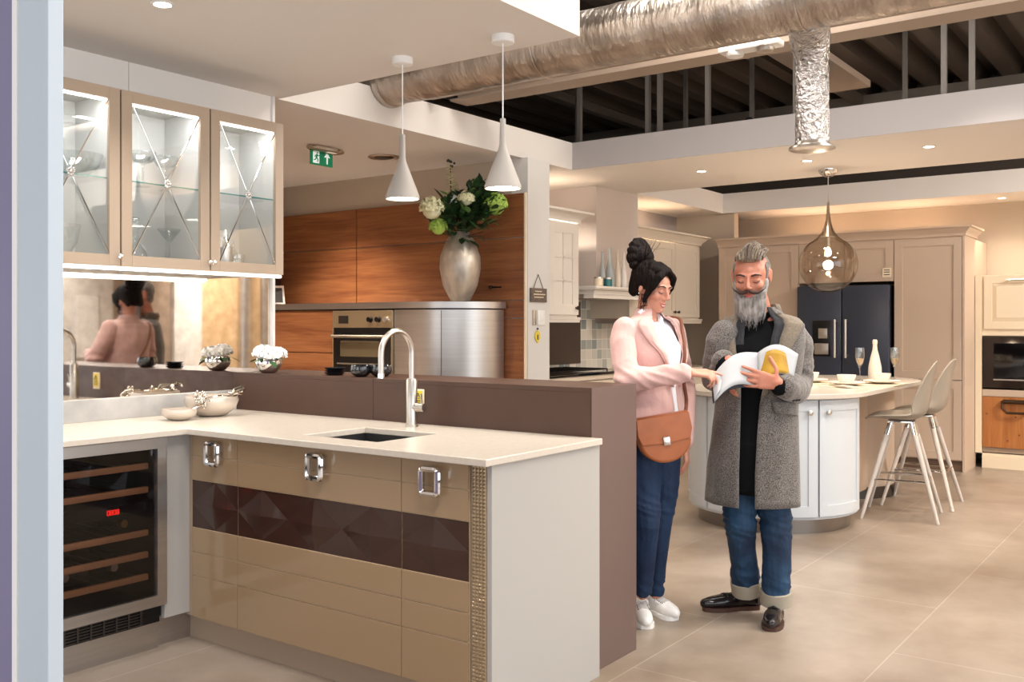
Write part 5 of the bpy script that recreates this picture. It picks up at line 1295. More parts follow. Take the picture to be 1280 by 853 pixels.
def shoe(par, heel, toe, up, sole, name, ankle_h=.09, lace=None, w=.043, L2=None, blunt=.038):
    heel = Vector(heel); toe = Vector(toe); d = (toe-heel).normalized(); s_ = d.cross(Vector((0, 0, 1))); L = (toe-heel).length
    def P(f, z, o=0): return Vector((heel.x+d.x*L*f+s_.x*o, heel.y+d.y*L*f+s_.y*o, z))
    g = MB()
    secs = [(0.03, .034, .030), (.30, .036, .028), (.62, .036, w), (.82, .030, w*.92), (.95, .024, blunt*.75)]
    for a, b in zip(secs, secs[1:]): g.hull([(P(a[0], .02+a[1]*.6), (a[2]*.9, a[2]*.9, a[1])), (P(b[0], .02+b[1]*.6), (b[2]*.9, b[2]*.9, b[1]))], 14)
    g.hull([(P(.08, .04), (.034, .034, .03)), (P(.12, ankle_h), (.038, .038, .012))], 14)
    g.hull([(P(.12, ankle_h-.01), (.036, .036, .012)), (P(.58, .06), (.03, .03, .014)), (P(.15, .04), .03)], 14)
    bm = g.bm
    for v in bm.verts: v.co.z = max(v.co.z, .014)
    o = g.build(name, up, par, local=True); smoothed(o, .004, 3)
    # sole outline
    pts = []; hw = [(0, .022), (.03, .031), (.15, .034), (.35, .031), (.6, w*1.02), (.78, w*1.0), (.9, w*.82), (.98, w*.5), (1.0, 0)]
    left = [P(f, 0, h) for f, h in hw]; right = [P(f, 0, -h) for f, h in hw[:-1]][::-1]
    MB().prism([(p.x, p.y, 0.0005) for p in left+right], (0, 0, .019)).build('sole', sole, o, local=True)
    if lace:
        g = MB(); ey = MB(); bv_ = bvh_of([o])
        def top_(f, o_, up_=.0015):
            q = P(f, .3, o_); h = bv_.ray_cast(q, Vector((0, 0, -1))); return (h[0] if h[0] else P(f, .06, o_))+Vector((0, 0, up_))
        for k in range(5):
            f = .34+.062*k
            g.tube([top_(f, .020), top_(f+.008, .008, .003), top_(f+.008, -.008, .003), top_(f, -.020)], .0030, 6)
            g.tube([top_(f, .020), top_(f+.03, 0, .004), top_(f+.06, -.020)], .0026, 6); g.tube([top_(f, -.020), top_(f+.03, 0, .004), top_(f+.06, .020)], .0026, 6)
            for s2 in (-1, 1): ey.ell(top_(f, s2*.024, 0), .0032, 8)
        for s2 in (-1, 1): g.tube([top_(.34, 0, .004), top_(.31, s2*.018, .012), top_(.35, s2*.034, .006)], .0026, 6)
        g.build('laces', lace, o, local=True); ey.build('eyelets', M['steel_dark'], o, local=True)
    return o
def garment(g, levels, yaw, nseg=44, folds=None):
    """open-fronted cloth: levels (z, cx, cy, rx, ry, left gap, right gap in radians from the front)"""
    rows = []
    for (z, cx, cy, rx, ry, gl, gr) in levels:
        row = []
        for k in range(nseg+1):
            t = gr+(2*PI-gl-gr)*k/nseg       # angle from the front, going round by the figure's left, behind, to the right
            ux, uy = sin(t), -cos(t)
            rr = 1.0
            if folds: rr += folds(t, z)
            x = rx*ux*rr; y = ry*uy*rr
            row.append(Vector((cx+x*cos(yaw)-y*sin(yaw), cy+x*sin(yaw)+y*cos(yaw), z)))
        rows.append(row)
    vv = [[g.bm.verts.new(p) for p in r] for r in rows]
    for i in range(len(vv)-1):
        for j in range(nseg): g.bm.faces.new((vv[i][j], vv[i][j+1], vv[i+1][j+1], vv[i+1][j]))
    return rows
def interp_levels(L, n=5):
    out = []
    for a, b in zip(L, L[1:]):
        for k in range(n):
            f = k/n; f2 = f*f*(3-2*f)*.5+f*.5; out.append(tuple(a[i]+(b[i]-a[i])*(f if i == 0 else f2) for i in range(len(a))))
    out.append(L[-1]); return out
from mathutils.bvhtree import BVHTree
def bvh_of(objs):
    dg = bpy.context.evaluated_depsgraph_get(); dg.update(); vs = []; fs = []
    for o in objs:
        me = o.evaluated_get(dg).to_mesh(); n0 = len(vs); vs += [v.co.copy() for v in me.vertices]; fs += [[n0+i for i in p.vertices] for p in me.polygons]
    return BVHTree.FromPolygons(vs, fs)
def patch(bvh, A, B, off=.004, n=14, m=6, thick=.004, name='x', m_=None, par=None, d=(0, 1, 0), sub=False):
    """cloth panel laid on the body between two edge lines A and B (points x, z), dropped on along d"""
    def samp(P, t):
        t *= len(P)-1; i = min(int(t), len(P)-2); f = t-i; return Vector(P[i]).lerp(Vector(P[i+1]), f)
    g = MB(); rows = []; d = Vector(d).normalized(); last = -.2
    for i in range(n+1):
        a, b = samp(A, i/n), samp(B, i/n); row = []
        for j in range(m+1):
            p = a.lerp(b, j/m); o_ = Vector((p.x, 0, p.z if len(p) > 2 else p.y))-d*1.5
            hit = bvh.ray_cast(o_, d)
            q = (hit[0]-d*off) if hit[0] is not None else None
            row.append(q)
        rows.append(row)
    flat = [q for r in rows for q in r if q is not None]
    if not flat: return None
    for r in rows:
        for j, q in enumerate(r):
            if q is None:
                near = [x for x in r if x is not None] or flat
                p = near[min(range(len(near)), key=lambda a: 0)]; r[j] = p.copy()
    vv = [[g.bm.verts.new(q) for q in r] for r in rows]
    for i in range(n):
        for j in range(m): g.bm.faces.new((vv[i][j], vv[i][j+1], vv[i+1][j+1], vv[i+1][j]))
    o = g.build(name, m_, par, local=True)
    s = o.modifiers.new('t', 'SOLIDIFY'); s.thickness = thick; s.offset = 1 if False else 0
    return o

def cloth(amp, sc_=(9, 9, 5), amp2=0, sc2=(20, 20, 12), tw=0, zc=None, zw=.1, aj=0):
    def f(co, nr):
        out = np.empty(len(co))
        for i, c in enumerate(co):
            v = mnoise.noise(Vector((c[0]*sc_[0]+3, c[1]*sc_[1], c[2]*sc_[2]+tw*c[0]*10)))
            v = (1-abs(v)*2.2)-.4 if v > -9 else v
            o = amp*v
            if amp2: o += amp2*mnoise.noise(Vector((c[0]*sc2[0], c[1]*sc2[1]+7, c[2]*sc2[2])))
            if zc is not None:
                for z0 in zc:
                    g_ = math.exp(-((c[2]-z0)/zw)**2)
                    if g_ > .03: o += aj*g_*(1-abs(mnoise.noise(Vector((c[0]*7+z0*9, c[1]*7, c[2]*26+c[0]*9))))*2.6)
            out[i] = o
        return out
    return f
def lapel(rows, i0, i1, side, width, off, name, m_, par, thick=.006):
    """turned-back front edge of an open garment; rows from the garment, width(f) along the edge"""
    g = MB(); R = []
    for i in range(i0, i1+1):
        row = rows[i] if side > 0 else rows[i][::-1]
        f = (i-i0)/(i1-i0); w_ = max(.002, width(f)); cen = sum(row, Vector((0, 0, 0)))/len(row)
        P_ = [row[0]]; L_ = 0; target = [w_*j/5 for j in range(6)]; out = []; k = 0; acc = 0; j = 0
        pts = []
        for q in range(len(row)-1):
            seg = (row[q+1]-row[q]).length
            while j < 6 and target[j] <= acc+seg+1e-9:
                p = row[q].lerp(row[q+1], (target[j]-acc)/seg); n_ = (p-cen); n_.z = 0; n_.normalize()
                pts.append(p+n_*(off+.006*(j in (2, 3)))); j += 1
            acc += seg
            if j >= 6: break
        pts[0] = row[0]+(row[0]-cen).normalized()*.002
        R.append(pts)
    vv = [[g.bm.verts.new(q) for q in r] for r in R]
    for i in range(len(vv)-1):
        for j in range(5): g.bm.faces.new((vv[i][j], vv[i][j+1], vv[i+1][j+1], vv[i+1][j]))
    o = g.build(name, m_, par, local=True); s_ = o.modifiers.new('t', 'SOLIDIFY'); s_.thickness = thick; s_.offset = 0
    return o
def strands(mb, pts_fn, n, r=.0016, seg=5):
    for k in range(n):
        P = pts_fn(k)
        mb.tube(P, [r*(1-.75*i/(len(P)-1)) for i in range(len(P))], seg)

# ---------------- woman
W_ = Fig(815, 4.42); base = local_pt(815, 407, 4.42); base.z = 0
woman = MB(); WY = math.radians(46)
cx, cy = W_.k(812, 500).x, .0
def wf(r, f, z): # right-of-her, forward-of-her
    return Vector((cx-r*cos(WY)+f*sin(WY), cy-r*sin(WY)-f*cos(WY), z))
Hc = W_.k(815, 360, 0)
Mw = Matrix.Translation(Hc) @ Matrix.Rotation(math.radians(44), 4, 'Z') @ Matrix.Rotation(math.radians(17), 4, 'X') @ Matrix.Scale(.96, 4)
neck = W_.k(808, 402, 0); 
head_parts(woman, Mw, .9, neck, .043, ear=False)
woman.hull([(neck, .045), (wf(.06, -.01, 1.345), .04), (wf(-.06, -.01, 1.345), .04)])
woman.hull([(wf(.11, 0, 1.325), .045), (wf(-.11, 0, 1.325), .045), (wf(0, .02, 1.25), (.10, .10, .06))])
woman.hull([(wf(0, .02, 1.25), (.12, .11, .08)), (wf(0, .01, 1.08), (.10, .10, .06))]); woman.hull([(wf(0, .01, 1.08), (.10, .10, .06)), (wf(0, 0, .92), (.13, .12, .08))])
# arms
rs_, re_, rw_ = W_.k(778, 411, -.12), W_.k(783, 474, -.21), W_.k(862, 466, -.26)
ls_, le_, lw_ = W_.k(843, 411, .12), W_.k(857, 490, .14), W_.k(857, 558, .06)
limb(woman, [rs_+Vector((.015, .01, -.02)), re_, rw_], [.032, .032, .024]); limb(woman, [ls_+Vector((-.015, 0, -.02)), le_, lw_], [.032, .032, .024])
hand(woman, rw_, (1, .05, -.05), (-.1, .45, -1), 1, curls=((.15, .1, .1), (.5, .6, .5), (.7, .8, .6), (.8, .9, .6)), s=.92, thumb=(.25, 1.0))
hand(woman, lw_, (.05, -.15, -1), (-.7, .3, 0), 1, curl=(.45, .6, .5), s=.9, thumb=(.3, .9))
# legs inside the jeans
rh, rk, ra = W_.k(800, 560, -.05), W_.k(808, 655, -.07), W_.k(803, 742, .03)
lh, lk, la = W_.k(828, 560, .06), W_.k(825, 655, .06), W_.k(820, 742, .15)
limb(woman, [rh, rk, ra], [.07, .045, .030]); limb(woman, [lh, lk, la], [.07, .045, .030])
wo = woman.build('person', M['skin'], None, local=True)
smoothed(wo, .005, 3)
wo.location = base; wo.rotation_euler = (0, 0, PROT)
tag(wo, 'woman with dark bun in pale pink blazer and jeans, pointing at the magazine', 'person')
face_bits(Mw, wo, M['brow'], M['lips'], smile=.006, bthick=.0026, openm=True)
# hair
g = MB()
def HH(mb, Mx, *sph):
    t = MB(); t.hull([(c, r) for c, r in sph], 16); t.xf(Mx); vm = {v: mb.bm.verts.new(v.co) for v in t.bm.verts}
    for f in t.bm.faces: mb.bm.faces.new([vm[v] for v in f.verts])
    t.bm.free()
HH(g, Mw, ((0, .034, .048), (.082, .090, .082)))
HH(g, Mw, ((0, .0, .085), (.066, .060, .045)), ((0, -.052, .098), (.046, .024, .018)))
for s_ in (-1, 1): HH(g, Mw, ((s_*.062, -.005, .045), (.018, .055, .045)), ((s_*.066, .03, .02), (.014, .035, .04))); HH(g, Mw, ((s_*.068, -.022, .028), (.010, .03, .03)), ((s_*.070, -.030, .0), (.007, .018, .02)))
HH(g, Mw, ((0, .07, -.01), (.06, .04, .05)), ((0, .075, .04), (.07, .04, .05)))
for s_ in (-1, 1):
    HH(g, Mw, ((s_*.012, -.062, .098), (.020, .018, .014)), ((s_*.055, -.066, .064), (.016, .020, .020)))
    HH(g, Mw, ((s_*.055, -.066, .064), (.016, .020, .020)), ((s_*.072, -.050, .018), (.009, .024, .022)))
    HH(g, Mw, ((s_*.072, -.048, .018), (.009, .024, .022)), ((s_*.073, -.034, -.028), (.007, .018, .018)))
    HH(g, Mw, ((s_*.073, -.034, -.028), (.007, .016, .018)), ((s_*.068, -.022, -.060), (.004, .008, .010)))
    HH(g, Mw, ((s_*.066, .05, .03), (.018, .04, .05)), ((s_*.055, .06, -.03), (.02, .03, .03)))
ho = g.build('hair', M['hair_dark'], wo, local=True)
smoothed(ho, .004, 3, disp=lambda co, nr: np.array([.0035*mnoise.noise(Vector((c[0]*55, c[1]*55, c[2]*22))) for c in co]))
g = MB(); rng = random.Random(4); bc = Vector((0, .112, .122))
for k in range(11):
    a = k*2*PI/11; pts = []
    for j in range(9):
        t_ = j/8; aa = a+t_*1.9; rr = .058*sin(PI*(.12+.76*t_)); hh = -.050*cos(PI*(.1+.8*t_))
        pts.append(Mw @ (bc+Vector((rr*1.25*cos(aa), hh*.6+rr*.35*sin(aa), hh*.75+rr*1.1*sin(aa)))))
    g.tube(pts, [.006, .013, .017, .019, .019, .019, .017, .013, .006], 10)
g.ell(Mw @ bc, (.066, .062, .052), 16)
bo = g.build('hair_bun', M['hair_dark'], ho, local=True); smoothed(bo, .004, 1)
g = MB()
strands(g, lambda k: [Mw @ Vector(p) for p in ((-.068, -.03+rng.uniform(-.015, .03), -.03), (-.070+rng.uniform(-.008, .004), -.03+rng.uniform(-.02, .03), -.075), (-.062+rng.uniform(-.01, .01), -.03+rng.uniform(-.02, .05), -.115+rng.uniform(-.03, .02)))], 14, .0014)
strands(g, lambda k: [Mw @ Vector(p) for p in ((.072, -.03+rng.uniform(-.01, .01), -.03), (.075, -.028, -.07), (.065, -.03, -.11))], 5, .0014)
strands(g, lambda k: [Mw @ Vector((rng.uniform(-.04, .04), .06, .11)), Mw @ Vector((rng.uniform(-.06, .06), .05, .20+rng.uniform(-.03, .02))), Mw @ Vector((rng.uniform(-.07, .07), .03, .22+rng.uniform(-.06, .01)))], 10, .0011)
g.build('loose_strands', M['hair_dark'], ho, local=True)
MB().ell(Mw @ Vector((-.079, .006, -.03)), .005, 8).build('ear_stud', M['chrome'], wo, local=True)
# shirt
g = MB(); 
g.hull([(wf(.10, 0, 1.355), .045), (wf(-.10, 0, 1.355), .045), (wf(0, .03, 1.26), (.115, .11, .07))]); g.hull([(wf(0, .03, 1.26), (.12, .115, .08)), (wf(0, .02, 1.08), (.115, .11, .06))]); g.hull([(wf(0, .02, 1.08), (.115, .11, .06)), (wf(0, .01, .90), (.155, .145, .06))])
g.hull([(neck+Vector((0, 0, -.045)), .05), (neck+Vector((0, 0, -.025)), .049)])
so = g.build('white_shirt', M['shirt'], wo, local=True); smoothed(so, .006, 3)
cl = MB()
def wn(r, f, z): return Vector((neck.x-r*cos(WY)+f*sin(WY), neck.y-r*sin(WY)-f*cos(WY), z))
for s_ in (-1, 1):
    cl.prism([wn(s_*.015, .066, 1.352), wn(s_*.062, .045, 1.40), wn(s_*.068, .0, 1.43), wn(s_*.052, .01, 1.445), wn(s_*.040, .045, 1.415)], wn(0, .006, 0)-wn(0, 0, 0))
    cl.prism([wn(s_*.012, .068, 1.355), wn(s_*.045, .072, 1.318), wn(s_*.060, .048, 1.385), wn(s_*.042, .050, 1.405)], wn(0, .006, 0)-wn(0, 0, 0))
cl.build('shirt_collar', M['shirt'], so, local=True, smooth=False)
# jeans
g = MB(); g.hull([(wf(0, -.01, .93), (.165, .140, .05)), (wf(0, -.02, .83), (.17, .145, .06))])
limb(g, [W_.k(800, 562, -.05), W_.k(803, 600, -.05), W_.k(808, 655, -.075), W_.k(806, 690, -.03), W_.k(804, 736, .025)], [.094, .085, .061, .052, .040])
limb(g, [W_.k(820, 727, .14), W_.k(820, 738, .15)], [.038, .037]); limb(g, [W_.k(826, 562, .05), W_.k(827, 600, .05), W_.k(824, 655, .06), W_.k(822, 690, .09), W_.k(820, 728, .14)], [.092, .084, .060, .050, .038])
jo = g.build('blue_jeans', M['denim'], wo, local=True); smoothed(jo, .006, 3, disp=cloth(.003, (8, 8, 4), .0012, zc=(.55, .14), zw=.07, aj=.005))
# blazer
b = MB()
lv = [(1.445, 0, -.012, .058, .056, .55, .55), (1.415, 0, -.006, .082, .066, .62, .62), (1.392, 0, 0, .135, .082, .62, .62), (1.365, 0, .0, .166, .098, .55, .55), (1.31, 0, .0, .176, .122, .50, .50), (1.24, 0, .01, .172, .142, .40, .40), (1.16, 0, .01, .158, .135, .24, .24), (1.08, 0, .01, .150, .128, .12, .12), (1.0, 0, .01, .160, .138, .10, .10), (.92, 0, .0, .178, .158, .22, .22), (.868, 0, .0, .186, .168, .42, .42)]
lv = [(z, cx+f*sin(WY)*1.0, cy-f*cos(WY), rx, ry, a1, a2) for z, _, f, rx, ry, a1, a2 in lv]
wrows = garment(b, interp_levels(lv, 5), WY, 60, folds=lambda t, z: .018*sin(5*t+z*22)*max(0, min(1, (1.30-z)*4))+.010*sin(9*t-z*35)*max(0, (1.25-z)*2))
bo2 = b.build('pink_blazer', M['pink'], wo, local=True); md = bo2.modifiers.new('t', 'SOLIDIFY'); md.thickness = .007; md.offset = -1
s = MB()
limb(s, [rs_+Vector((.012, .01, -.005)), rs_+Vector((0, 0, -.05)), re_, re_+Vector((.05, -.01, .0)), (re_+rw_)/2+Vector((0, 0, -.004)), rw_+Vector((-.028, 0, 0))], [.056, .058, .053, .052, .046, .040])
limb(s, [ls_+Vector((-.01, -.01, -.005)), ls_+Vector((0, 0, -.05)), le_, (le_+lw_)/2, lw_+Vector((0, .0, .025))], [.056, .056, .048, .044, .040])
slo = s.build('blazer_sleeves', M['pink'], bo2, local=True)
smoothed(slo, .006, 4, disp=cloth(.004, (8, 8, 8), .002, (22, 22, 22), zc=(1.14,), zw=.08, aj=.006))
for sd_ in (1, -1): lapel(wrows, 6, 34, sd_, lambda f: .018+.058*sin(PI*min(1, f*1.25)**.8)*(1-f)**.35 if f < .98 else .003, .008, 'blazer_lapel', M['pink'], bo2)
shoe(wo, W_.k(800, 752, .10)*Vector((1, 1, 0)), W_.k(808, 785, -.075)*Vector((1, 1, 0)), M['white_shoe'], M['white_shoe'], 'white_sneaker', .085, M['lace'], .044)
shoe(wo, W_.k(815, 760, .19)*Vector((1, 1, 0)), W_.k(845, 771, .055)*Vector((1, 1, 0)), M['white_shoe'], M['white_shoe'], 'white_sneaker', .085, M['lace'], .044)
# the bag, held at her hip by its strap
bg = thing('shoulder_bag', 'tan leather saddle bag with flap hanging at the hip of the woman', 'bag', base, rz=PROT)
bcn = W_.k(829, 545, -.20)
fa = math.radians(14); ux = Vector((cos(fa), sin(fa)*.5, .15)).normalized(); uz = Vector((-.10, .0, 1)).normalized(); uy = uz.cross(ux).normalized()  # uy points away
uz = ux.cross(uy)
def BP(x, z, y=0): return bcn+ux*x+uz*z+uy*y
def dshape(w, top, bot, n=18):
    p = [(-w, top), ]; 
    for k in range(n+1):
        a = PI+PI*k/n; p.append((w*cos(a), bot*.45+(bot*.55)*-sin(a)*1.0 if False else bot*.35+(-bot*.65)*sin(a)))
    p.append((w, top)); return p
def dsh(w, top, bot, n=18): # straight top, round bottom; bot negative
    zc = bot+w*.85; p = [(-w*.96, top)]
    for k in range(n+1):
        a = PI+PI*k/n; p.append((w*cos(a), zc+w*.85*sin(a)))
    p.append((w*.96, top)); return p
o = MB().prism([BP(x, z, .035) for x, z in dsh(.115, .085, -.115)], uy*-.07); bo_ = o.build('bag_body', M['tan'], bg, local=True)
mm = bo_.modifiers.new('b', 'BEVEL'); mm.width = .012; mm.segments = 3; mm.limit_method = 'ANGLE'
flp = [(-.118, .09), (-.122, .02), (-.108, -.022), (0, -.030), (.108, -.022), (.122, .02), (.118, .09)]
o = MB().prism([BP(x, z, -.037) for x, z in flp], uy*-.006).build('flap', M['tan'], bg, local=True)
mm = o.modifiers.new('b', 'BEVEL'); mm.width = .002; mm.segments = 2; mm.limit_method = 'ANGLE'
o2 = MB().rings([[BP(x*1.0, .087+.008*sin(PI*k/6), -.043+.083*k/6) for x in (-.117, .117)] for k in range(7)], close=False).build('top_fold', M['tan'], bg, local=True)
q = o2.modifiers.new('t', 'SOLIDIFY'); q.thickness = .005
MB().rbox(BP(0, -.018, -.048), (.030, .008, .038), Matrix((ux, uy, uz)).transposed(), .003).build('lock_plate', M['nickel_satin'], o, local=True)
MB().rbox(BP(0, -.022, -.053), (.018, .005, .012), Matrix((ux, uy, uz)).transposed(), .002).build('lock_tab', M['chrome'], o, local=True)
st_ = [BP(.112, .075, 0), W_.k(858, 500, -.16), W_.k(854, 470, -.15), W_.k(856, 440, -.13), W_.k(853, 415, -.05), W_.k(846, 397, .05), wf(-.10, -.10, 1.39), wf(-.06, -.15, 1.28), wf(.02, -.155, 1.15), wf(.12, -.13, 1.02), wf(.19, -.06, .96), BP(-.125, .12, .02), BP(-.112, .075, 0)]
from mathutils.geometry import interpolate_bezier
def smoothpath(P, k=6):
    out = []
    for i in range(len(P)-1):
        p0 = P[max(i-1, 0)]; p1 = P[i]; p2 = P[i+1]; p3 = P[min(i+2, len(P)-1)]
        for j in range(k):
            t = j/k; out.append(.5*((2*p1)+(p2-p0)*t+(2*p0-5*p1+4*p2-p3)*t*t+(3*p1-p0-3*p2+p3)*t*t*t))
    out.append(P[-1]); return out
MB().tube(smoothpath([Vector(p) for p in st_]), .008, 8, flat=.35).build('strap', M['strap'], bg, local=True)

# ---------------- man
G_ = Fig(940, 4.50); base = local_pt(940, 407, 4.50); base.z = 0
man = MB(); GY = math.radians(-20)
mx, my = G_.k(950, 450).x, 0.0
def mf(r, f, z, cx_=None):
    c_ = mx if cx_ is None else cx_
    return Vector((c_-r*cos(GY)+f*sin(GY), my-r*sin(GY)-f*cos(GY), z))
Hm = G_.k(939, 347, -.03)
Mm = Matrix.Translation(Hm) @ Matrix.Rotation(math.radians(-22), 4, 'Z') @ Matrix.Rotation(math.radians(14), 4, 'X') @ Matrix.Diagonal((1.12, 1.06, 1.04, 1))
nk = G_.k(951, 400, .03)
head_parts(man, Mm, 1.0, nk, .056)
man.hull([(nk, .056), (mf(.07, 0, 1.35), .045), (mf(-.07, 0, 1.35), .045)])
man.hull([(mf(.12, 0, 1.33), .05), (mf(-.12, 0, 1.33), .05), (mf(0, .02, 1.24), (.13, .10, .07))]); man.hull([(mf(0, .02, 1.24), (.14, .10, .08)), (mf(0, .01, .95), (.13, .10, .08))])
gs, ge, gw = G_.k(996, 415, .02), G_.k(998, 480, .03), G_.k(975, 480, -.30)
hs, he, hw_ = G_.k(900, 412, -.02), G_.k(893, 474, .0), G_.k(911, 452, -.17)
limb(man, [gs+Vector((-.03, 0, -.04)), ge, gw], [.03, .034, .028]); limb(man, [hs+Vector((.035, 0, -.045)), he, hw_], [.03, .034, .028])
hand(man, gw, (-1, -.02, .20), (.05, 1, .0), -1, curls=((.12, .1, .1), (.12, .12, .1), (.14, .15, .12), (.18, .2, .15)), s=1.06, thumb=(1.1, .1), spread=.10)
hand(man, hw_, (-.15, -.35, -.9), (.9, -.3, .1), 1, curl=(.3, .4, .3), s=1.02, thumb=(.3, .9))
k1, a1_ = G_.k(921, 655, .02), G_.k(936, 742, .14); k2, a2_ = G_.k(966, 655, -.02), G_.k(966, 752, .0)
limb(man, [G_.k(930, 545, .02), k1, a1_], [.075, .05, .034]); limb(man, [G_.k(960, 545, 0), k2, a2_], [.075, .05, .034])
mo = man.build('person', M['skin_m'], None, local=True); smoothed(mo, .005, 3)
mo.location = base; mo.rotation_euler = (0, 0, PROT)
tag(mo, 'bearded man in long grey tweed coat and turned-up jeans reading a magazine', 'person')
face_bits(Mm, mo, M['brow'], M['lips'], smile=0, bthick=.0038)
rng = random.Random(9)
# hair: short grey sides, swept top
g = MB()
HH(g, Mm, ((0, .036, .035), (.0765, .078, .080))); HH(g, Mm, ((0, .05, -.02), (.060, .045, .05)), ((0, .05, .03), (.070, .05, .05)))
for s_ in (-1, 1): HH(g, Mm, ((s_*.064, -.008, .040), (.009, .020, .030)), ((s_*.0635, -.020, -.005), (.005, .007, .020)))
hg = g.build('short_grey_hair', M['hair_grey'], mo, local=True); smoothed(hg, .004, 2)
g = MB()
HH(g, Mm, ((0, .01, .100), (.060, .070, .030)), ((0, -.05, .098), (.052, .022, .022)))
HH(g, Mm, ((0, -.052, .10), (.044, .018, .016)), ((0, -.034, .118), (.030, .022, .012)), ((0, .03, .118), (.030, .03, .012)))
def top(k):
    x = rng.uniform(-.054, .054); y = rng.uniform(-.075, .05); z = .105-abs(x)*.35
    lift = (.046-.009*max(0, y)*10+rng.uniform(-.006, .009))*(1-(x/.062)**2*.65)
    return [Mm @ Vector((x, y, z)), Mm @ Vector((x*1.03, y+.004, z+lift*.6)), Mm @ Vector((x*1.02+.006, y+.020, z+lift)), Mm @ Vector((x+.010, y+.042, z+lift*.95))]
ht = g.build('swept_hair_top', M['hair_top'], hg, local=True); smoothed(ht, .004, 2)
g = MB(); strands(g, top, 330, .0026); g.build('hair_strands', M['hair_top'], ht, local=True)
g = MB(); strands(g, top, 140, .0028); g.build('dark_hair_strands', M['moustache'], ht, local=True)
g = MB(); strands(g, top, 120, .0022); g.build('pale_hair_strands', M['beard'], ht, local=True)
g = MB()
HH(g, Mm, ((.0, -.072, -.085), (.030, .026, .022)), ((.045, -.038, -.058), (.018, .026, .024)), ((-.045, -.038, -.058), (.018, .026, .024)))
HH(g, Mm, ((0, -.055, -.090), (.064, .040, .03)), ((0, -.066, -.138), (.058, .034, .03)), ((0, -.070, -.168), (.034, .020, .014)))
for s_ in (-1, 1): HH(g, Mm, ((s_*.062, -.022, -.022), (.010, .018, .022)), ((s_*.050, -.036, -.062), (.016, .026, .024)))
bd_ = g.build('beard', M['beard'], mo, local=True); smoothed(bd_, .004, 2, disp=lambda co, nr: np.array([.005*mnoise.noise(Vector((c[0]*60, c[1]*60, c[2]*16))) for c in co]))
def bs_(k):
    a = rng.uniform(-1.5, 1.5); r0 = .068; x = sin(a)*r0; y = -.046-cos(a)*.046; z = rng.uniform(-.16, -.07)
    if abs(x) > .035: z += .02
    L = rng.uniform(.04, .068)
    return [Mm @ Vector((x*.95, y, z)), Mm @ Vector((x*.9+rng.uniform(-.003, .003), y-.004, z-L*.5)), Mm @ Vector((x*.70+rng.uniform(-.008, .008), y+.008, z-L))]
g = MB(); strands(g, bs_, 420, .0019); g.build('beard_strands', M['beard'], bd_, local=True)
g = MB()
for s_ in (-1, 1):
    for q in range(9):
        j = rng.uniform(-.003, .003); v = rng.uniform(-.004, .004)
        g.tube([Mm @ Vector(p) for p in ((s_*.002, -.103+j, -.040+v), (s_*.018, -.104+j, -.047+v), (s_*.036, -.094+j, -.050+v*.8), (s_*.052, -.083, -.044+v*.4), (s_*.064, -.078, -.034), (s_*.069, -.078, -.024))], [.0035, .0055, .0050, .003, .0016, .0006], 7)
g.build('moustache', M['moustache'], mo, local=True)
# sweater
g = MB(); g.hull([(mf(.12, 0, 1.345), .055), (mf(-.12, 0, 1.345), .055), (mf(0, .03, 1.24), (.145, .105, .08))]); g.hull([(mf(0, .03, 1.24), (.145, .108, .08)), (mf(0, .02, .98), (.145, .11, .07))]); g.hull([(mf(0, .02, .98), (.145, .11, .07)), (mf(0, .01, .82, G_.k(945, 500).x), (.155, .12, .05))]); g.hull([(mf(0, .01, .82, G_.k(945, 500).x), (.155, .125, .05)), (mf(0, .01, .62, G_.k(944, 500).x), (.17, .13, .04))])
g.hull([(nk+Vector((0, -.01, -.02)), .062), (nk+Vector((0, -.01, .012)), .060)])
sw = g.build('black_sweater', M['sweater'], mo, local=True); smoothed(sw, .006, 3)
# jeans with turned cuffs
g = MB(); g.hull([(mf(0, 0, .88, G_.k(945, 500).x), (.155, .115, .05)), (mf(0, 0, .80, G_.k(944, 500).x), (.165, .12, .05))])
limb(g, [G_.k(926, 560, .02), G_.k(924, 610, .01), G_.k(925, 655, .0), G_.k(928, 690, .05), G_.k(933, 733, .12)], [.090, .082, .071, .064, .062])
limb(g, [G_.k(963, 560, 0), G_.k(967, 610, -.01), G_.k(970, 655, -.035), G_.k(971, 690, -.02), G_.k(970, 742, -.01)], [.090, .082, .072, .065, .061])
jm = g.build('blue_jeans', M['denim_m'], mo, local=True); smoothed(jm, .006, 3, disp=cloth(.005, (7, 7, 4), .002, zc=(.47, .16), zw=.08, aj=.008))
for (c0, c1) in ((G_.k(932, 724, .11), G_.k(934, 741, .13)), (G_.k(970, 738, -.01), G_.k(970, 755, .0))):
    MB().tube([c0, c0+(c1-c0)*.05, c0+(c1-c0)*.95, c1], [.064, .074, .073, .064], 28).build('denim_cuff', M['cuff'], jm, local=True)
shoe(mo, (G_.k(948, 760, .17))*Vector((1, 1, 0)), G_.k(878, 764, .135)*Vector((1, 1, 0)), M['black_shoe'], M['brown_sole'], 'black_brogue', .085, M['black'], .047)
shoe(mo, G_.k(972, 770, .08)*Vector((1, 1, 0)), G_.k(963, 790, -.19)*Vector((1, 1, 0)), M['black_shoe'], M['brown_sole'], 'black_brogue', .085, M['black'], .048)
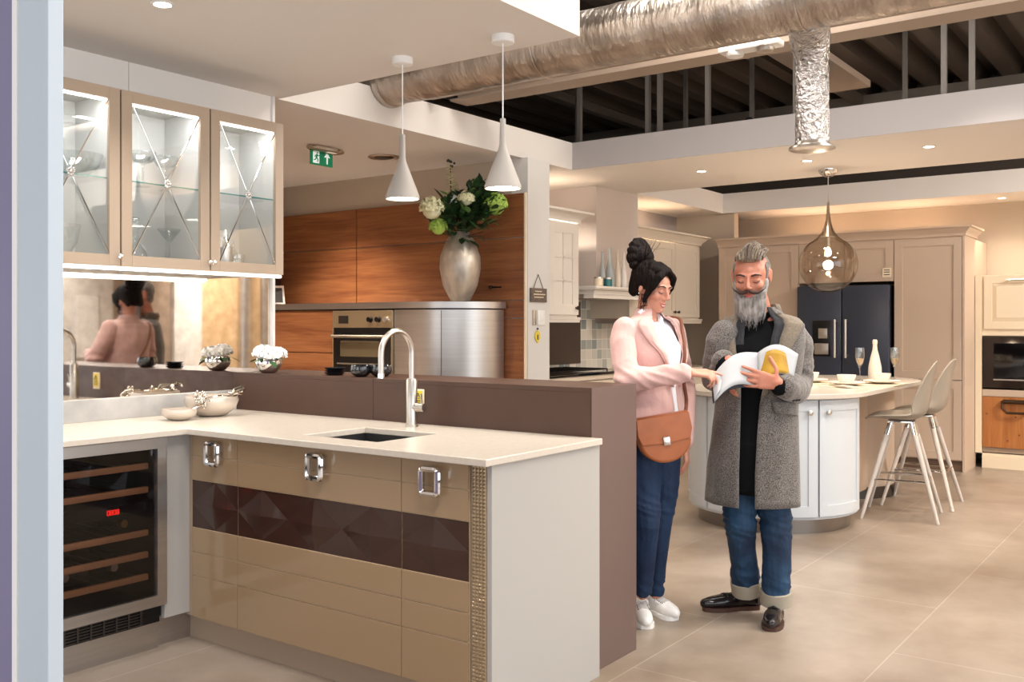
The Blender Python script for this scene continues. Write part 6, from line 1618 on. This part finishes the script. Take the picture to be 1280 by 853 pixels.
# coat: open front, hangs to the knee
xc = lambda px: G_.k(px, 450).x
gapR = .38; 
lv = [(1.455, xc(953), .01, .068, .062, .75, .75), (1.42, xc(952), .005, .105, .072, .75, .75), (1.40, xc(951), 0, .165, .092, .62, .68), (1.375, xc(951), 0, .196, .110, .55, .62), (1.30, xc(950), 0, .205, .128, .52, .50), (1.20, xc(949), 0, .198, .145, .42, .36), (1.10, xc(947), 0, .190, .145, .34, .22), (1.0, xc(945), 0, .190, .148, .30, .16), (.85, xc(943), 0, .198, .155, .26, .14), (.70, xc(941), 0, .208, .165, .22, .14), (.545, xc(940.5), 0, .214, .172, .20, .14)]
b = MB(); mrows = garment(b, interp_levels(lv, 5), GY, 64, folds=lambda t, z: (.030*sin(4*t+1.2+z*2)+.014*sin(9*t-z*6))*max(0, min(1, (1.15-z)*2.2)))
co_ = b.build('tweed_coat', M['tweed'], mo, local=True); md = co_.modifiers.new('t', 'SOLIDIFY'); md.thickness = .010; md.offset = -1
s = MB()
limb(s, [gs+Vector((-.022, 0, -.016)), gs+Vector((.004, .0, -.06)), ge+Vector((.0, .01, -.0)), ge+Vector((-.03, -.06, -.02)), (ge+gw)/2+Vector((.01, 0, -.02)), gw+Vector((.030, .03, -.012))], [.066, .070, .068, .068, .064, .056])
limb(s, [hs+Vector((.022, 0, -.020)), hs+Vector((-.002, 0, -.06)), he, he+Vector((.01, -.05, 0)), hw_+Vector((-.012, .05, .0))], [.064, .064, .060, .056, .050])
sl = s.build('coat_sleeves', M['tweed'], co_, local=True)
smoothed(sl, .006, 3, disp=cloth(.005, (8, 8, 8), .002, (22, 22, 22), zc=(1.16,), zw=.09, aj=.006))
for w_, e_ in ((gw, ge), (hw_, he)):
    d_ = (e_-w_).normalized(); c0 = w_+d_*.018+Vector((0, 0, -.010)); MB().hull([(c0, .046), (c0+d_*.02, .05)]).build('cuff_lining', M['sweater'], sl, local=True)
lapel(mrows, 4, 33, 1, lambda f: .02+.075*sin(PI*min(1, f*1.2)**.75)*(1-f)**.3 if f < .98 else .003, .010, 'coat_lapel', M['lapel'], co_)
lapel(mrows, 4, 33, -1, lambda f: .02+.070*sin(PI*min(1, f*1.2)**.75)*(1-f)**.3 if f < .98 else .003, .010, 'coat_lapel', M['lapel'], co_)
# charcoal cardigan worn open under the coat
b = MB(); lvc = [(z, x_, y_, rx*.955, ry*.955, gl*.62, gr*.62) for (z, x_, y_, rx, ry, gl, gr) in lv[:7]]
crows = garment(b, interp_levels(lvc, 5), GY, 60); ca = b.build('charcoal_cardigan', M['cardigan'], mo, local=True); md = ca.modifiers.new('t', 'SOLIDIFY'); md.thickness = .006; md.offset = -1
BV = bvh_of([co_])
def Y_(px, py, dy=-.12):
    p = G_.k(px, py, dy); return (p.x, p.z)
# standing collar behind the neck
g = MB(); rows = []
for z, r1, r2 in ((1.405, .095, .072), (1.44, .080, .066), (1.47, .075, .066), (1.468, .086, .076), (1.43, .100, .084)):
    row = []
    for k in range(25):
        t = .95+(2*PI-1.9)*k/24; x = r1*sin(t); y = -r2*cos(t); row.append(Vector((nk.x+x*cos(GY)-y*sin(GY), nk.y+x*sin(GY)+y*cos(GY), z)))
    rows.append(row)
g.rings(rows, close=False); cc = g.build('coat_collar', M['lapel'], co_, local=True); q = cc.modifiers.new('t', 'SOLIDIFY'); q.thickness = .005
# pocket flap and cuff buttons
patch(BV, [Y_(962, 501), Y_(963, 508), Y_(966, 516)], [Y_(997, 503), Y_(998, 511), Y_(999, 520)], .008, 8, 10, .005, 'pocket_flap', M['tweed'], co_)
BS = bvh_of([sl]); g = MB()
for px in (975, 980, 984):
    p = G_.k(px, 496, 0); h = BS.ray_cast(Vector((p.x, -1.5, p.z)), Vector((0, 1, 0)))
    if h[0]: g.ell(h[0], (.0075, .004, .0075), 10)
g.build('cuff_buttons', M['black'], sl, local=True)
# ---------------- the magazine
mg = thing('open_magazine', 'open magazine with white and mustard pages held up by the man', 'magazine', base, rz=PROT)
def page(A, B, C_, D_, bulge, name, m, thick=.002, n=14, k=None):
    """sheet between edges A-B (left) and C-D (right), curling by bulge"""
    g = MB(); rows = []
    A, B, C_, D_ = [Vector(v) for v in (A, B, C_, D_)]
    for i in range(n+1):
        f = i/n; t_ = A.lerp(C_, f); b_ = B.lerp(D_, f); w_ = sin(PI*f)
        rows.append([t_.lerp(b_, j/6)+Vector(bulge)*w_ for j in range(7)])
    vv = [[g.bm.verts.new(q) for q in r] for r in rows]
    for i in range(n):
        for j in range(6): g.bm.faces.new((vv[i][j], vv[i][j+1], vv[i+1][j+1], vv[i+1][j]))
    o = g.build(name, m, mg, local=True); q = o.modifiers.new('t', 'SOLIDIFY'); q.thickness = thick; return o
sp_t, sp_b = G_.k(947, 441, -.235), G_.k(948, 484, -.285)
page(G_.k(890, 471, -.26), G_.k(893, 502, -.34), sp_t, sp_b, (-.012, -.012, .040), 'white_page', M['paper'], .004)
page(G_.k(888, 473, -.25), G_.k(891, 505, -.33), G_.k(944, 444, -.225), G_.k(946, 486, -.275), (-.014, .0, .030), 'back_cover', mat('slate_cover', '#2e3038', .5), .003)
page(G_.k(889, 471, -.265), G_.k(893, 500, -.345), G_.k(905, 462, -.262), G_.k(900, 488, -.338), (0, -.004, .006), 'turned_corner', M['paper'], .001)
page(sp_t, sp_b, G_.k(998, 443, -.24), G_.k(992, 473, -.275), (-.010, -.016, .040), 'right_page', M['paper'], .008)
page(sp_t+Vector((.008, -.006, -.012)), sp_b+Vector((.008, -.006, .010)), G_.k(990, 448, -.250), G_.k(988, 470, -.278), (-.004, -.020, .032), 'mustard_picture', mat('mustard_print', '#b98e22', .5, var='#9c741c', vs=(12, 12, 12)), .001)
